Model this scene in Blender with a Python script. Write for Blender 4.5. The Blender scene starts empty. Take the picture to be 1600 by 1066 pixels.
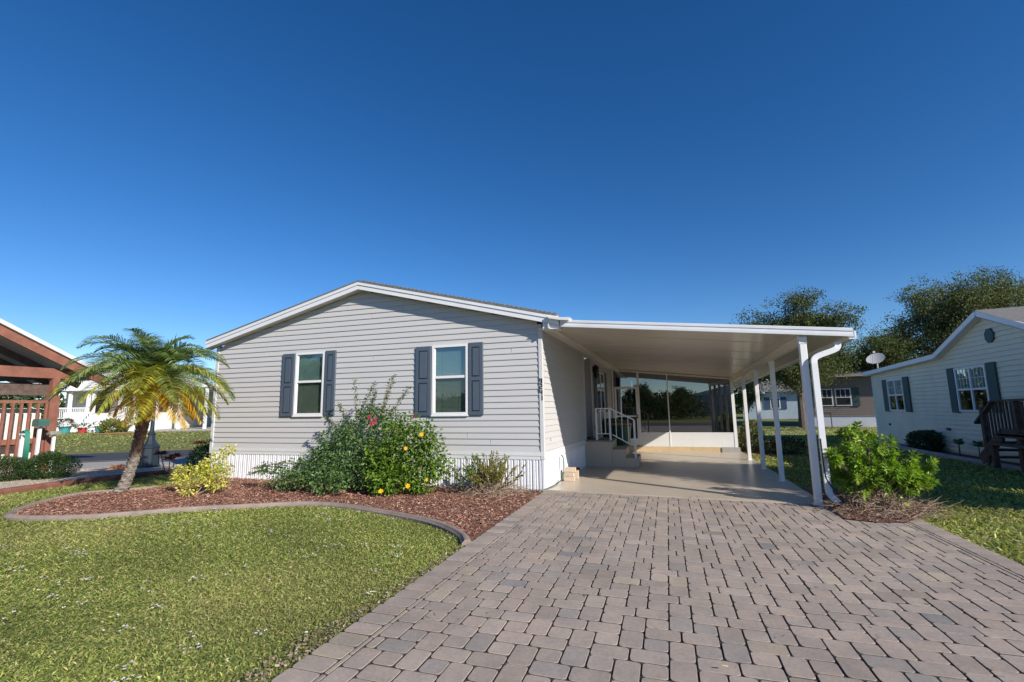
import bpy, math, random
import numpy as np
from mathutils import Vector, Matrix
R_ = math.radians
scene = bpy.context.scene
rnd = random.Random(7)
rng = np.random.default_rng(11)

# ------------------------------------------------------------------ camera
def make_camera():
    cx, cy, cz, yaw, pitch, roll, f = 1.5612, -8.184, 1.435, .3136, .1419, -.0151, 735.285
    F = Vector((-math.sin(yaw)*math.cos(pitch), math.cos(yaw)*math.cos(pitch), math.sin(pitch)))
    Rt = Vector((math.cos(yaw), math.sin(yaw), 0)); U = Rt.cross(F)
    R2 = Rt*math.cos(roll)+U*math.sin(roll); U2 = -Rt*math.sin(roll)+U*math.cos(roll)
    cd = bpy.data.cameras.new('camera'); co = bpy.data.objects.new('camera', cd)
    scene.collection.objects.link(co)
    m = Matrix((R2, U2, -F)).transposed().to_4x4(); m.translation = (cx, cy, cz)
    co.matrix_world = m
    cd.sensor_width = 36; cd.lens = f/1600*36; cd.clip_start = .05; cd.clip_end = 3000
    scene.camera = co
make_camera()

# ------------------------------------------------------------------ sky and sun
SUN = Vector((1.8, -1.0, 1.08)).normalized()
ELEV = math.asin(SUN.z); AZ = math.atan2(SUN.x, SUN.y)     # azimuth clockwise from +Y
w = bpy.data.worlds.new('World'); scene.world = w; w.use_nodes = True
nt = w.node_tree; nt.nodes.clear()
sky = nt.nodes.new('ShaderNodeTexSky'); sky.sky_type = 'NISHITA'; sky.sun_disc = False
sky.sun_elevation = ELEV; sky.sun_rotation = AZ
sky.altitude = 0; sky.air_density = .8; sky.dust_density = 0; sky.ozone_density = 3.0
hs_ = nt.nodes.new('ShaderNodeHueSaturation'); hs_.inputs['Saturation'].default_value = 1.29; hs_.inputs['Value'].default_value = .98; hs_.inputs['Hue'].default_value = .506
bg = nt.nodes.new('ShaderNodeBackground'); bg.inputs['Strength'].default_value = .10
wo = nt.nodes.new('ShaderNodeOutputWorld')
nt.links.new(sky.outputs[0], hs_.inputs['Color']); nt.links.new(hs_.outputs[0], bg.inputs[0]); nt.links.new(bg.outputs[0], wo.inputs[0])
sd = bpy.data.lights.new('sun', 'SUN'); sd.energy = 4.9; sd.angle = R_(.5); sd.color = (1, .93, .83)
so = bpy.data.objects.new('sun', sd); scene.collection.objects.link(so)
so.rotation_euler = (-SUN).to_track_quat('-Z', 'Y').to_euler(); so.location = (10, -10, 12)
scene.view_settings.view_transform = 'Standard'; scene.view_settings.look = 'None'
scene.view_settings.exposure = .45; scene.view_settings.gamma = 1

# ------------------------------------------------------------------ materials
def N(nt, t, **kw):
    n = nt.nodes.new(t)
    for k, v in kw.items(): setattr(n, k, v)
    return n
def mat(name, col, rough=.6, spec=.5, metal=0, vary=.0, vscale=3., bump=0, bscale=60., col2=None, c2scale=2., c2amt=.5,
        attr=False, transl=0, coat=0, detail=4, stretch=None, dirt=0.):
    """principled material with procedural noise: value variation, second colour in patches, bump."""
    m = bpy.data.materials.new(name); m.use_nodes = True
    t = m.node_tree; L = t.links; b = t.nodes['Principled BSDF']; out = t.nodes['Material Output']
    tc = N(t, 'ShaderNodeTexCoord'); co = tc.outputs['Object']
    if stretch:
        mp = N(t, 'ShaderNodeMapping'); mp.inputs['Scale'].default_value = stretch
        L.new(co, mp.inputs[0]); co = mp.outputs[0]
    b.inputs['Roughness'].default_value = rough; b.inputs['Metallic'].default_value = metal
    b.inputs['Specular IOR Level'].default_value = spec
    if coat: b.inputs['Coat Weight'].default_value = coat
    if attr:
        a = N(t, 'ShaderNodeVertexColor', layer_name='col'); c = a.outputs[0]
    else:
        rg = N(t, 'ShaderNodeRGB'); rg.outputs[0].default_value = (*col, 1); c = rg.outputs[0]
    if col2:
        n = N(t, 'ShaderNodeTexNoise'); n.inputs['Scale'].default_value = c2scale; n.inputs['Detail'].default_value = 5
        L.new(co, n.inputs['Vector'])
        r = N(t, 'ShaderNodeValToRGB'); r.color_ramp.elements[0].position = .5-.15*c2amt-.05; r.color_ramp.elements[1].position = .62
        L.new(n.outputs[0], r.inputs[0])
        mx = N(t, 'ShaderNodeMix', data_type='RGBA'); mu = N(t, 'ShaderNodeMath', operation='MULTIPLY'); mu.inputs[1].default_value = c2amt
        L.new(r.outputs[0], mu.inputs[0]); L.new(mu.outputs[0], mx.inputs[0]); L.new(c, mx.inputs[6]); mx.inputs[7].default_value = (*col2, 1); c = mx.outputs[2]
    if vary:
        n = N(t, 'ShaderNodeTexNoise'); n.inputs['Scale'].default_value = vscale; n.inputs['Detail'].default_value = detail
        n.inputs['Roughness'].default_value = .65
        L.new(co, n.inputs['Vector'])
        mr = N(t, 'ShaderNodeMapRange'); mr.inputs[1].default_value = .3; mr.inputs[2].default_value = .7
        mr.inputs[3].default_value = 1-vary; mr.inputs[4].default_value = 1+vary
        L.new(n.outputs[0], mr.inputs[0])
        mx = N(t, 'ShaderNodeMix', data_type='RGBA', blend_type='MULTIPLY'); mx.inputs[0].default_value = 1
        L.new(c, mx.inputs[6]); L.new(mr.outputs[0], mx.inputs[7]); c = mx.outputs[2]
    if dirt:
        n = N(t, 'ShaderNodeTexNoise'); n.inputs['Scale'].default_value = 1.3; n.inputs['Detail'].default_value = 8; n.inputs['Roughness'].default_value = .75
        L.new(co, n.inputs['Vector'])
        mr = N(t, 'ShaderNodeMapRange'); mr.inputs[1].default_value = .42; mr.inputs[2].default_value = .7
        mr.inputs[3].default_value = 1.02; mr.inputs[4].default_value = 1-dirt
        L.new(n.outputs[0], mr.inputs[0])
        mx = N(t, 'ShaderNodeMix', data_type='RGBA', blend_type='MULTIPLY'); mx.inputs[0].default_value = 1
        L.new(c, mx.inputs[6]); L.new(mr.outputs[0], mx.inputs[7]); c = mx.outputs[2]
    L.new(c, b.inputs['Base Color'])
    if bump:
        n = N(t, 'ShaderNodeTexNoise'); n.inputs['Scale'].default_value = bscale; n.inputs['Detail'].default_value = 6
        L.new(co, n.inputs['Vector'])
        bp = N(t, 'ShaderNodeBump'); bp.inputs['Strength'].default_value = min(1, bump*1.); bp.inputs['Distance'].default_value = .01*bump
        L.new(n.outputs[0], bp.inputs['Height']); L.new(bp.outputs[0], b.inputs['Normal'])
    if transl:
        tr = N(t, 'ShaderNodeBsdfTranslucent'); ms = N(t, 'ShaderNodeMixShader'); ms.inputs[0].default_value = transl
        mx = N(t, 'ShaderNodeMix', data_type='RGBA', blend_type='MULTIPLY'); mx.inputs[0].default_value = 1
        L.new(c, mx.inputs[6]); mx.inputs[7].default_value = (1.5, 1.5, .7, 1)
        L.new(mx.outputs[2], tr.inputs[0]); L.new(b.outputs[0], ms.inputs[1]); L.new(tr.outputs[0], ms.inputs[2]); L.new(ms.outputs[0], out.inputs[0])
    return m
def glass_mat(name, tint, refl, rough=.0):
    m = bpy.data.materials.new(name); m.use_nodes = True; t = m.node_tree; t.nodes.clear(); L = t.links
    out = N(t, 'ShaderNodeOutputMaterial'); tr = N(t, 'ShaderNodeBsdfTransparent'); tr.inputs[0].default_value = (*tint, 1)
    gl = N(t, 'ShaderNodeBsdfGlossy'); gl.inputs['Roughness'].default_value = rough; gl.inputs[0].default_value = (.95, .97, 1, 1)
    lw = N(t, 'ShaderNodeLayerWeight'); lw.inputs[0].default_value = .5
    fr = N(t, 'ShaderNodeMath', operation='POWER'); fr.inputs[1].default_value = 4.0; L.new(lw.outputs['Facing'], fr.inputs[0])
    ad = N(t, 'ShaderNodeMath', operation='ADD'); ad.inputs[1].default_value = refl; ad.use_clamp = True
    ms = N(t, 'ShaderNodeMixShader')
    L.new(fr.outputs[0], ad.inputs[0]); L.new(ad.outputs[0], ms.inputs[0]); L.new(tr.outputs[0], ms.inputs[1]); L.new(gl.outputs[0], ms.inputs[2]); L.new(ms.outputs[0], out.inputs[0])
    return m
M = {}
M['siding'] = mat('grey vinyl siding', (.50, .495, .495), .5, .4, vary=.035, vscale=1.2, bump=.15, bscale=40, stretch=(.6, .6, 6))
M['seam'] = mat('siding overlap seam', (.36, .35, .345), .6, .3)
M['trimgrey'] = mat('pale corner trim', (.57, .565, .565), .5, .35, vary=.04)
M['white'] = mat('white painted metal', (.66, .67, .66), .4, .5, vary=.05, vscale=2)
M['skirt'] = mat('white vinyl skirting', (.70, .71, .74), .45, .4, vary=.05, vscale=3, dirt=.08)
M['skirtdark'] = mat('skirting groove', (.10, .11, .14), .8, .2)
M['fascia'] = mat('white aluminium fascia', (.70, .71, .73), .35, .5, vary=.04, vscale=2, dirt=.05)
M['ceiling'] = mat('cream carport ceiling panel', (.55, .50, .43), .26, .5, vary=.03, vscale=.8)
M['cream'] = mat('cream painted metal', (.68, .64, .57), .38, .5, vary=.04)
M['shingle'] = mat('grey asphalt shingles', (.17, .165, .16), .9, .2, vary=.3, vscale=30, bump=.8, bscale=80)
M['shutter'] = mat('slate blue shutter', (.075, .10, .135), .45, .4, vary=.05, vscale=6)
M['shutterdk'] = mat('dark slate shade', (.02, .027, .045), .6, .3)  # darker shutter colour for painted groove shade and far panes
M['blind'] = mat('window blind', (.34, .42, .37), .6, .3, vary=.03)
M['room'] = mat('dark room interior', (.03, .03, .03), .9, .1, vary=.2)
M['glass'] = glass_mat('window glass', (.62, .74, .76), .22)
M['glasslow'] = glass_mat('screened window glass', (.46, .50, .48), .10, .02)
M['vinylwin'] = glass_mat('dark porch glazing', (.10, .10, .11), .22)
M['slab'] = mat('beige painted slab', (.49, .42, .335), .32, .45, vary=.07, vscale=1.3, bump=.12, bscale=9, col2=(.42, .36, .29), c2scale=1.6, c2amt=.5)
M['stoop'] = mat('beige painted stoop', (.47, .40, .31), .55, .4, vary=.06, vscale=2, bump=.25, bscale=30)
M['stoopedge'] = mat('grey stoop top', (.22, .21, .20), .6, .3, vary=.1)
M['tan'] = mat('tan painted curb', (.55, .42, .25), .7, .3, vary=.12, vscale=6, dirt=.15)
M['paver'] = mat('concrete pavers', (.3, .2, .2), .85, .25, attr=True, vary=.14, vscale=45, bump=.5, bscale=150, detail=8, col2=(.17, .18, .185), c2scale=5.5, c2amt=.22, dirt=.2)
M['sand'] = mat('joint sand', (.055, .045, .04), .95, .1, vary=.3, vscale=40)
M['curb'] = mat('taupe landscape curbing', (.27, .215, .185), .8, .3, vary=.15, vscale=6, bump=.6, bscale=50, dirt=.2)
M['mulchbase'] = mat('mulch base', (.19, .10, .072), .95, .1, vary=.5, vscale=30, bump=1, bscale=50)
M['chip'] = mat('red wood mulch', (.2, .08, .06), .85, .2, attr=True, vary=.2, vscale=60)
M['grassbase'] = mat('lawn ground', (.145, .165, .050), .95, .1, vary=.35, vscale=2.5, col2=(.20, .17, .08), c2scale=.6, c2amt=.6, bump=.8, bscale=25, detail=9)
M['blade'] = mat('grass blades', (.1, .15, .03), .55, .25, attr=True, transl=.35)
M['leaf'] = mat('foliage', (.06, .12, .03), .42, .4, attr=True, transl=.28)
M['leafdull'] = mat('tree foliage', (.06, .09, .03), .6, .25, attr=True, transl=.2)
M['bark'] = mat('grey brown bark', (.16, .125, .10), .9, .2, vary=.35, vscale=14, bump=1, bscale=35, stretch=(1, 1, .35))
M['twig'] = mat('pale twigs', (.34, .25, .18), .85, .2, vary=.2, vscale=15)
M['palmbark'] = mat('palm trunk', (.23, .17, .125), .9, .2, attr=True, vary=.35, vscale=28, bump=1, bscale=60)
M['gravel'] = mat('pale gravel', (.5, .43, .33), .95, .2, vary=.35, vscale=30, bump=1, bscale=60, col2=(.42, .37, .30), c2scale=5, c2amt=.4, detail=9)
M['asphalt'] = mat('asphalt', (.050, .053, .060), .85, .3, vary=.15, vscale=12, bump=.4, bscale=90)
M['concrete'] = mat('pale concrete', (.33, .315, .30), .85, .3, vary=.1, vscale=4, bump=.3, bscale=60, dirt=.1)
M['redwood'] = mat('reddish stained wood', (.24, .10, .068), .7, .3, vary=.22, vscale=5, bump=.4, bscale=30, stretch=(1, 1, 1))
M['darkwood'] = mat('weathered dark wood', (.12, .085, .07), .85, .2, vary=.35, vscale=9, bump=.6, bscale=40)
M['whitewall'] = mat('cream white wall', (.74, .70, .62), .6, .3, vary=.04)
M['purewhite'] = mat('bright white paint', (.74, .74, .74), .45, .4, vary=.03)
M['creamsiding'] = mat('pale cream siding', (.70, .68, .54), .55, .3, vary=.05, vscale=2, dirt=.08)
M['greenshutter'] = mat('dark green shutter', (.045, .085, .080), .6, .3, vary=.1)
M['brownsiding'] = mat('taupe siding', (.22, .185, .16), .65, .3, vary=.06)
M['bluesiding'] = mat('pale blue siding', (.42, .50, .58), .6, .3, vary=.05)
M['blueshutter'] = mat('blue shutter', (.05, .09, .16), .6, .3, vary=.05)
M['green'] = mat('green plastic', (.010, .095, .060), .4, .5, vary=.08)
M['mailgreen'] = mat('muted green metal', (.05, .12, .10), .5, .4, vary=.1)
M['orange'] = mat('orange lid rim', (.55, .16, .02), .5, .4, vary=.05)
M['black'] = mat('black metal', (.015, .015, .017), .45, .5, vary=.1)
M['lamp'] = mat('slate blue cast iron', (.016, .026, .038), .45, .5, vary=.12)
M['hose'] = mat('green rubber hose', (.07, .13, .10), .5, .4, vary=.1)
M['brick'] = mat('beige concrete block', (.50, .40, .30), .85, .2, vary=.12, vscale=20, bump=.5, bscale=80)
M['teal'] = mat('teal glazed pot', (.06, .28, .30), .3, .5, vary=.08)
M['redpot'] = mat('red glazed pot', (.42, .05, .05), .35, .5, vary=.08)
M['darkpot'] = mat('dark pot', (.06, .06, .07), .5, .4, vary=.1)
M['terracotta'] = mat('terracotta', (.38, .15, .09), .8, .2, vary=.1)
M['dish'] = mat('grey satellite dish', (.48, .48, .47), .5, .4, vary=.08)
M['yellowflower'] = mat('yellow petal', (.80, .42, .01), .6, .3, transl=.2, vary=.05)
M['pinkflower'] = mat('magenta bract', (.50, .025, .10), .6, .3, transl=.2, vary=.1)
M['warmbulb'] = mat('bulb glass', (.8, .75, .6), .2, .5, vary=.02)
M['vent'] = mat('green vent', (.05, .10, .10), .6, .3, vary=.1)
M['shedroof'] = mat('pale metal roof', (.60, .60, .58), .5, .4, vary=.05)
M['woodblind'] = mat('brown blind', (.20, .10, .075), .7, .3, vary=.1)
M['carpaint'] = mat('dark red car paint', (.10, .012, .012), .25, .5, coat=.8, vary=.02)
M['tyre'] = mat('tyre rubber', (.02, .02, .02), .85, .2, vary=.1)

# ------------------------------------------------------------------ mesh helpers
def link(o, parent=None):
    scene.collection.objects.link(o)
    if parent: o.parent = parent
    return o
def tag(o, label=None, cat=None, group=None, kind=None):
    if label: o['label'] = label
    if cat: o['category'] = cat
    if group: o['group'] = group
    if kind: o['kind'] = kind
    return o
def empty(name, loc=(0, 0, 0), rz=0, label=None, cat=None, group=None):
    o = bpy.data.objects.new(name, None); o.location = loc; o.rotation_euler.z = rz; o.empty_display_size = .2
    link(o); tag(o, label, cat, group); return o
class B:
    """collects shapes, then builds ONE mesh object"""
    def __init__(s): s.v = []; s.f = []; s.c = []; s.mi = []; s.cur = 0
    def add(s, vs, fs, col=None):
        n = len(s.v); s.v.extend([tuple(v) for v in vs]); s.f.extend([tuple(i+n for i in f) for f in fs])
        s.c.extend([col]*len(fs)); s.mi.extend([s.cur]*len(fs))
    def box(s, x0, x1, y0, y1, z0, z1, bev=0):
        if bev <= 0:
            s.add([(x0,y0,z0),(x1,y0,z0),(x1,y1,z0),(x0,y1,z0),(x0,y0,z1),(x1,y0,z1),(x1,y1,z1),(x0,y1,z1)],
                  [(3,2,1,0),(4,5,6,7),(0,1,5,4),(1,2,6,5),(2,3,7,6),(3,0,4,7)]); return
        b = bev; ring = lambda z, e: [(x0+e+b,y0+e,z),(x1-e-b,y0+e,z),(x1-e,y0+e+b,z),(x1-e,y1-e-b,z),(x1-e-b,y1-e,z),(x0+e+b,y1-e,z),(x0+e,y1-e-b,z),(x0+e,y0+e+b,z)]
        rs = [ring(z0, b*.6), ring(z0+b, 0), ring(z1-b, 0), ring(z1, b*.6)]; vs = sum(rs, []); fs = [tuple(range(7,-1,-1)), tuple(range(24,32))]
        for k in range(3):
            for i in range(8): j = (i+1) % 8; fs.append((k*8+i, k*8+j, k*8+8+j, k*8+8+i))
        s.add(vs, fs)
    def obox(s, p0, p1, w, h, up=(0,0,1)):
        """bar from p0 to p1, width w sideways, h along up"""
        p0 = Vector(p0); p1 = Vector(p1); d = (p1-p0).normalized(); u = Vector(up)
        sd = d.cross(u)
        if sd.length < 1e-4: sd = Vector((1,0,0))
        sd.normalize(); u = sd.cross(d).normalized(); vs = []
        for p in (p0, p1):
            for a, b in ((-1,-1),(1,-1),(1,1),(-1,1)): vs.append(p+sd*(a*w/2)+u*(b*h/2))
        s.add(vs, [(3,2,1,0),(4,5,6,7),(0,1,5,4),(1,2,6,5),(2,3,7,6),(3,0,4,7)])
    def tube(s, pts, r, n=8, cap=True, col=None):
        pts = [Vector(p) for p in pts]; m = len(pts); rs = r if isinstance(r, (list, tuple)) else [r]*m
        vs = []; prev = None
        for i, p in enumerate(pts):
            d = (pts[min(i+1, m-1)]-pts[max(i-1, 0)]).normalized()
            a = prev if prev is not None else (Vector((0,0,1)) if abs(d.z) < .9 else Vector((1,0,0)))
            x = (a-d*a.dot(d)).normalized(); y = d.cross(x); prev = x
            for k in range(n): t = 2*math.pi*k/n; vs.append(p+(x*math.cos(t)+y*math.sin(t))*rs[i])
        fs = []
        for i in range(m-1):
            for k in range(n): j = (k+1) % n; fs.append((i*n+k, i*n+j, i*n+n+j, i*n+n+k))
        if cap: fs += [tuple(range(n-1,-1,-1)), tuple(range((m-1)*n, m*n))]
        s.add(vs, fs, col)
    def lathe(s, prof, c=(0,0), n=16, a0=0):
        vs = []; fs = []
        for r, z in prof:
            for k in range(n): t = a0+2*math.pi*k/n; vs.append((c[0]+r*math.cos(t), c[1]+r*math.sin(t), z))
        for i in range(len(prof)-1):
            for k in range(n): j = (k+1) % n; fs.append((i*n+k, i*n+j, i*n+n+j, i*n+n+k))
        fs += [tuple(range(n-1,-1,-1)), tuple(range((len(prof)-1)*n, len(prof)*n))]
        s.add(vs, fs)
    def prism(s, poly, axis, a, b):
        """polygon in the two other axes, extruded along axis from a to b"""
        n = len(poly)
        def P(p, t): return {'x': (t, p[0], p[1]), 'y': (p[0], t, p[1]), 'z': (p[0], p[1], t)}[axis]
        s.add([P(p, a) for p in poly]+[P(p, b) for p in poly], [tuple(range(n-1,-1,-1)), tuple(range(n, 2*n))]+[(i, (i+1) % n, n+(i+1) % n, n+i) for i in range(n)])
    def build(s, name, m, parent=None, smooth=False, fix=True):
        me = bpy.data.meshes.new(name); me.from_pydata([tuple(v) for v in s.v], [], s.f)
        ms = m if isinstance(m, (list, tuple)) else [m]
        for x in ms: me.materials.append(x)
        if len(ms) > 1: me.polygons.foreach_set('material_index', s.mi)
        if any(c is not None for c in s.c):
            at = me.color_attributes.new('col', 'FLOAT_COLOR', 'CORNER'); arr = np.ones((len(me.loops), 4), np.float32)
            tot = np.array([len(f) for f in s.f]); cc = np.array([c if c is not None else (.2,.2,.2) for c in s.c], np.float32)
            arr[:, :3] = np.repeat(cc, tot, axis=0); at.data.foreach_set('color', arr.ravel())
        if fix:
            import bmesh
            bm = bmesh.new(); bm.from_mesh(me); bmesh.ops.recalc_face_normals(bm, faces=bm.faces); bm.to_mesh(me); bm.free()
        if smooth: me.polygons.foreach_set('use_smooth', [True]*len(me.polygons))
        return link(bpy.data.objects.new(name, me), parent)
def np_mesh(name, V, Fc, cols, m, parent=None, smooth=False):
    """V (n,3), Fc (k,s) equal-size faces, cols (k,3) per face"""
    me = bpy.data.meshes.new(name); k, sz = Fc.shape
    me.vertices.add(len(V)); me.vertices.foreach_set('co', V.astype(np.float32).ravel())
    me.loops.add(k*sz); me.loops.foreach_set('vertex_index', Fc.astype(np.int32).ravel())
    me.polygons.add(k); me.polygons.foreach_set('loop_start', (np.arange(k)*sz).astype(np.int32)); me.polygons.foreach_set('loop_total', np.full(k, sz, np.int32))
    me.update(calc_edges=True)
    at = me.color_attributes.new('col', 'FLOAT_COLOR', 'CORNER'); arr = np.ones((k*sz, 4), np.float32); arr[:, :3] = np.repeat(cols, sz, axis=0)
    at.data.foreach_set('color', arr.ravel()); me.materials.append(m)
    me.polygons.foreach_set('use_smooth', np.full(k, smooth))
    return link(bpy.data.objects.new(name, me), parent)
def norm(a): return a/np.maximum(np.linalg.norm(a, axis=1, keepdims=True), 1e-9)
def leaves(name, P, D, L, W, cols, m, parent=None, fold=.25, droop=.0):
    """n folded leaves: base P, direction D, length L, width W (arrays), 2 quads each"""
    n = len(P); D = norm(D); up = norm(rng.normal(0, 1, (n, 3))*.55+np.array([0, 0, 1.]))
    S = norm(np.cross(D, up)); Nn = np.cross(S, D); L = L[:, None]; W = W[:, None]
    mid = P+D*L*.5-np.array([0, 0, 1.])*L*droop*.3; tip = P+D*L-np.array([0, 0, 1.])*L*droop
    V = np.stack([P, mid+S*W*.5+Nn*W*fold, tip, mid-S*W*.5+Nn*W*fold, mid], 1).reshape(-1, 3)
    b = (np.arange(n)*5)[:, None]
    F1 = b+np.array([0, 1, 2, 4]); F2 = b+np.array([0, 4, 2, 3])
    F = np.stack([F1, F2], 1).reshape(-1, 4)
    # avoid degenerate: both quads share base-mid-tip
    return np_mesh(name, V, F, np.repeat(cols, 2, axis=0), m, parent)
def pick(n, pal, wts, jit=.15):
    pal = np.array(pal); i = rng.choice(len(pal), n, p=np.array(wts)/sum(wts))
    return pal[i]*(1+rng.normal(0, jit, (n, 1))).clip(.5, 1.6)
def inpoly(x, y, poly):
    x = np.asarray(x); y = np.asarray(y); r = np.zeros(x.shape, bool); n = len(poly)
    for i in range(n):
        x0, y0 = poly[i]; x1, y1 = poly[(i+1) % n]
        if y0 == y1: continue
        c = ((y0 > y) != (y1 > y)) & (x < (x1-x0)*(y-y0)/(y1-y0)+x0); r ^= c
    return r
def smooth_poly(pts, it=2, closed=False):
    for _ in range(it):
        o = [] if closed else [pts[0]]; n = len(pts)
        for i in range(n if closed else n-1):
            a, b = pts[i], pts[(i+1) % n]
            o.append(tuple(.75*a[k]+.25*b[k] for k in range(2))); o.append(tuple(.25*a[k]+.75*b[k] for k in range(2)))
        if not closed: o.append(pts[-1])
        pts = o
    return pts
def sheet(name, poly, z, m, kind='structure', thick=0.0):
    b = B()
    if thick: b.prism(poly, 'z', z-thick, z)
    else: b.add([(x, y, z) for x, y in poly], [tuple(range(len(poly)))])
    o = b.build(name, m); tag(o, kind=kind); return o

# ------------------------------------------------------------------ the ground and what lies on it
CX0, CX1 = -.537, 4.43         # driveway edges
gb = B(); gb.add([(-600,-600,-.03),(600,-600,-.03),(600,900,-.03),(-600,900,-.03)], [(0,1,2,3)])
tag(gb.build('lawn', M['grassbase']), kind='structure')

def pavers():
    u = .0735; polys = []
    x0, x1, y0, y1 = CX0, CX1, -12.3, -.02
    fx0, fx1 = x0+.262, x1-.24
    cells = []
    ni = int((fx1-fx0)/u/8)+3; nj = int((y1-y0)/u/8)+3
    for i in range(-1, ni):
        for j in range(-1, nj):
            for ox, oy in ((0, 0), (4, 4)):
                bx, by = i*8+ox, j*8+oy
                cells += [(bx, by-2, 2, 3), (bx, by+1, 2, 3), (bx+2, by, 3, 2), (bx+5, by, 3, 2), (bx+2, by+2, 2, 2), (bx+6, by+2, 2, 2)]
    for cx, cy, cw, ch in cells:
        a0, a1 = fx0+cx*u, fx0+(cx+cw)*u; b0, b1 = y0+cy*u, y0+(cy+ch)*u
        a0, a1 = max(a0, fx0), min(a1, fx1); b0, b1 = max(b0, y0), min(b1, y1)
        if a1-a0 > .03 and b1-b0 > .03: polys.append((a0, a1, b0, b1))
    y = y0
    while y < y1-.02:
        e = min(y+.150, y1)
        polys.append((x0, x0+.225, y, e)); polys.append((x1-.20, x1, y, e)); y += .150
    y = y0
    while y < y1-.02:
        e = min(y+.215, y1); polys.append((x0+.225, x0+.262, y, e)); polys.append((x1-.24, x1-.20, y, e)); y += .215
    P = np.array(polys); n = len(P); g = .0048
    P[:, 0] += g; P[:, 1] -= g; P[:, 2] += g; P[:, 3] -= g
    P[:, :4] += rng.normal(0, .0010, (n, 4))
    # twelve-point rounded outline
    def ring(ins, z, r):
        a0, a1, b0, b1 = P[:, 0]+ins, P[:, 1]-ins, P[:, 2]+ins, P[:, 3]-ins; rr = np.minimum(r, np.minimum(a1-a0, b1-b0)*.3)
        out = []
        for cxs, cys, st in ((a1-rr, b0+rr, -90), (a1-rr, b1-rr, 0), (a0+rr, b1-rr, 90), (a0+rr, b0+rr, 180)):
            for k in (0, 45, 90):
                t = math.radians(st+k); out.append(np.stack([cxs+rr*math.cos(t), cys+rr*math.sin(t), z], 1))
        return np.stack(out, 1)
    zt = .018+rng.normal(0, .0008, n); tx = rng.normal(0, .004, n); ty = rng.normal(0, .004, n)
    r0 = ring(0, np.full(n, -.012), .019); r1 = ring(0, zt-.0028, .019); r2 = ring(.0018, zt, .019)
    cxy = np.stack([(P[:, 0]+P[:, 1])/2, (P[:, 2]+P[:, 3])/2], 1)
    for rgx in (r1, r2): rgx[:, :, 2] += (rgx[:, :, 0]-cxy[:, :1])*tx[:, None]+(rgx[:, :, 1]-cxy[:, 1:])*ty[:, None]
    V = np.concatenate([r0, r1, r2], 1).reshape(-1, 3); base = (np.arange(n)*36)[:, None]
    faces = []
    for k in range(2):
        for i in range(12):
            j = (i+1) % 12; faces.append(base+np.array([k*12+i, k*12+j, k*12+12+j, k*12+12+i]))
    for i in range(1, 11, 2):   # top as quads
        faces.append(base+np.array([24, 24+i, 24+i+1, 24+min(i+2, 11)]) if i+2 <= 11 else base+np.array([24, 24+i, 24+i+1, 24+i+1]))
    pal = [(.39,.315,.262), (.368,.305,.256), (.345,.287,.242), (.31,.27,.238), (.255,.24,.225), (.39,.325,.25), (.345,.282,.235)]
    cols = pick(n, pal, [5, 6, 5, 2.0, .5, .7, 3], .06)
    F = np.concatenate(faces, 0); nf = len(faces); cc = np.tile(cols, (nf, 1)); cc[:n*12] *= np.array([.28, .26, .24])  # paver sides darkened: joint dirt plus painted shade of the narrow gaps
    # drop the degenerate last quad
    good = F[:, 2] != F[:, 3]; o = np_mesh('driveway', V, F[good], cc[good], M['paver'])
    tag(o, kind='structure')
pavers()
sheet('driveway_bed', [(CX0+.01,-12.3),(CX1-.01,-12.3),(CX1-.01,-.02),(CX0+.01,-.02)], .0115, M['sand'])
# carport slab
tag_s = B(); tag_s.prism([(-.62,.0),(3.62,-.30),(3.62,13.5),(-.62,13.5)], 'z', -.1, .032)
tag(tag_s.build('carport_slab', M['slab']), kind='structure')

# planting bed with mulch
bed_front = smooth_poly([(-.56,-3.32),(-.72,-3.05),(-1.10,-2.72),(-1.56,-2.46),(-2.29,-2.22),(-3.14,-1.96),(-3.87,-1.93),(-4.47,-2.30),(-5.28,-2.70),(-5.85,-3.22),(-6.3,-3.55),(-6.9,-3.76),(-7.45,-3.80),(-7.75,-3.6),(-8.2,-3.15),(-8.55,-2.55),(-8.62,-2.2)], 2)
bed_back = smooth_poly([(-8.62,-2.2),(-8.50,-1.95),(-8.15,-1.75),(-7.95,-1.3),(-7.85,-.7),(-8.3,-.2),(-8.35,.3)], 2)
bed = bed_front+bed_back[1:]+[(-8.2,.3),(-.537,.3)]
sheet('mulch_bed', bed, .004, M['mulchbase'])
sheet('right_bed', [(3.56,-1.18),(3.85,-1.28),(4.2,-1.2),(4.46,-.86),(4.9,-.2),(4.95,.6),(4.6,1.1),(3.63,1.1)], .031, M['mulchbase'])
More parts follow.
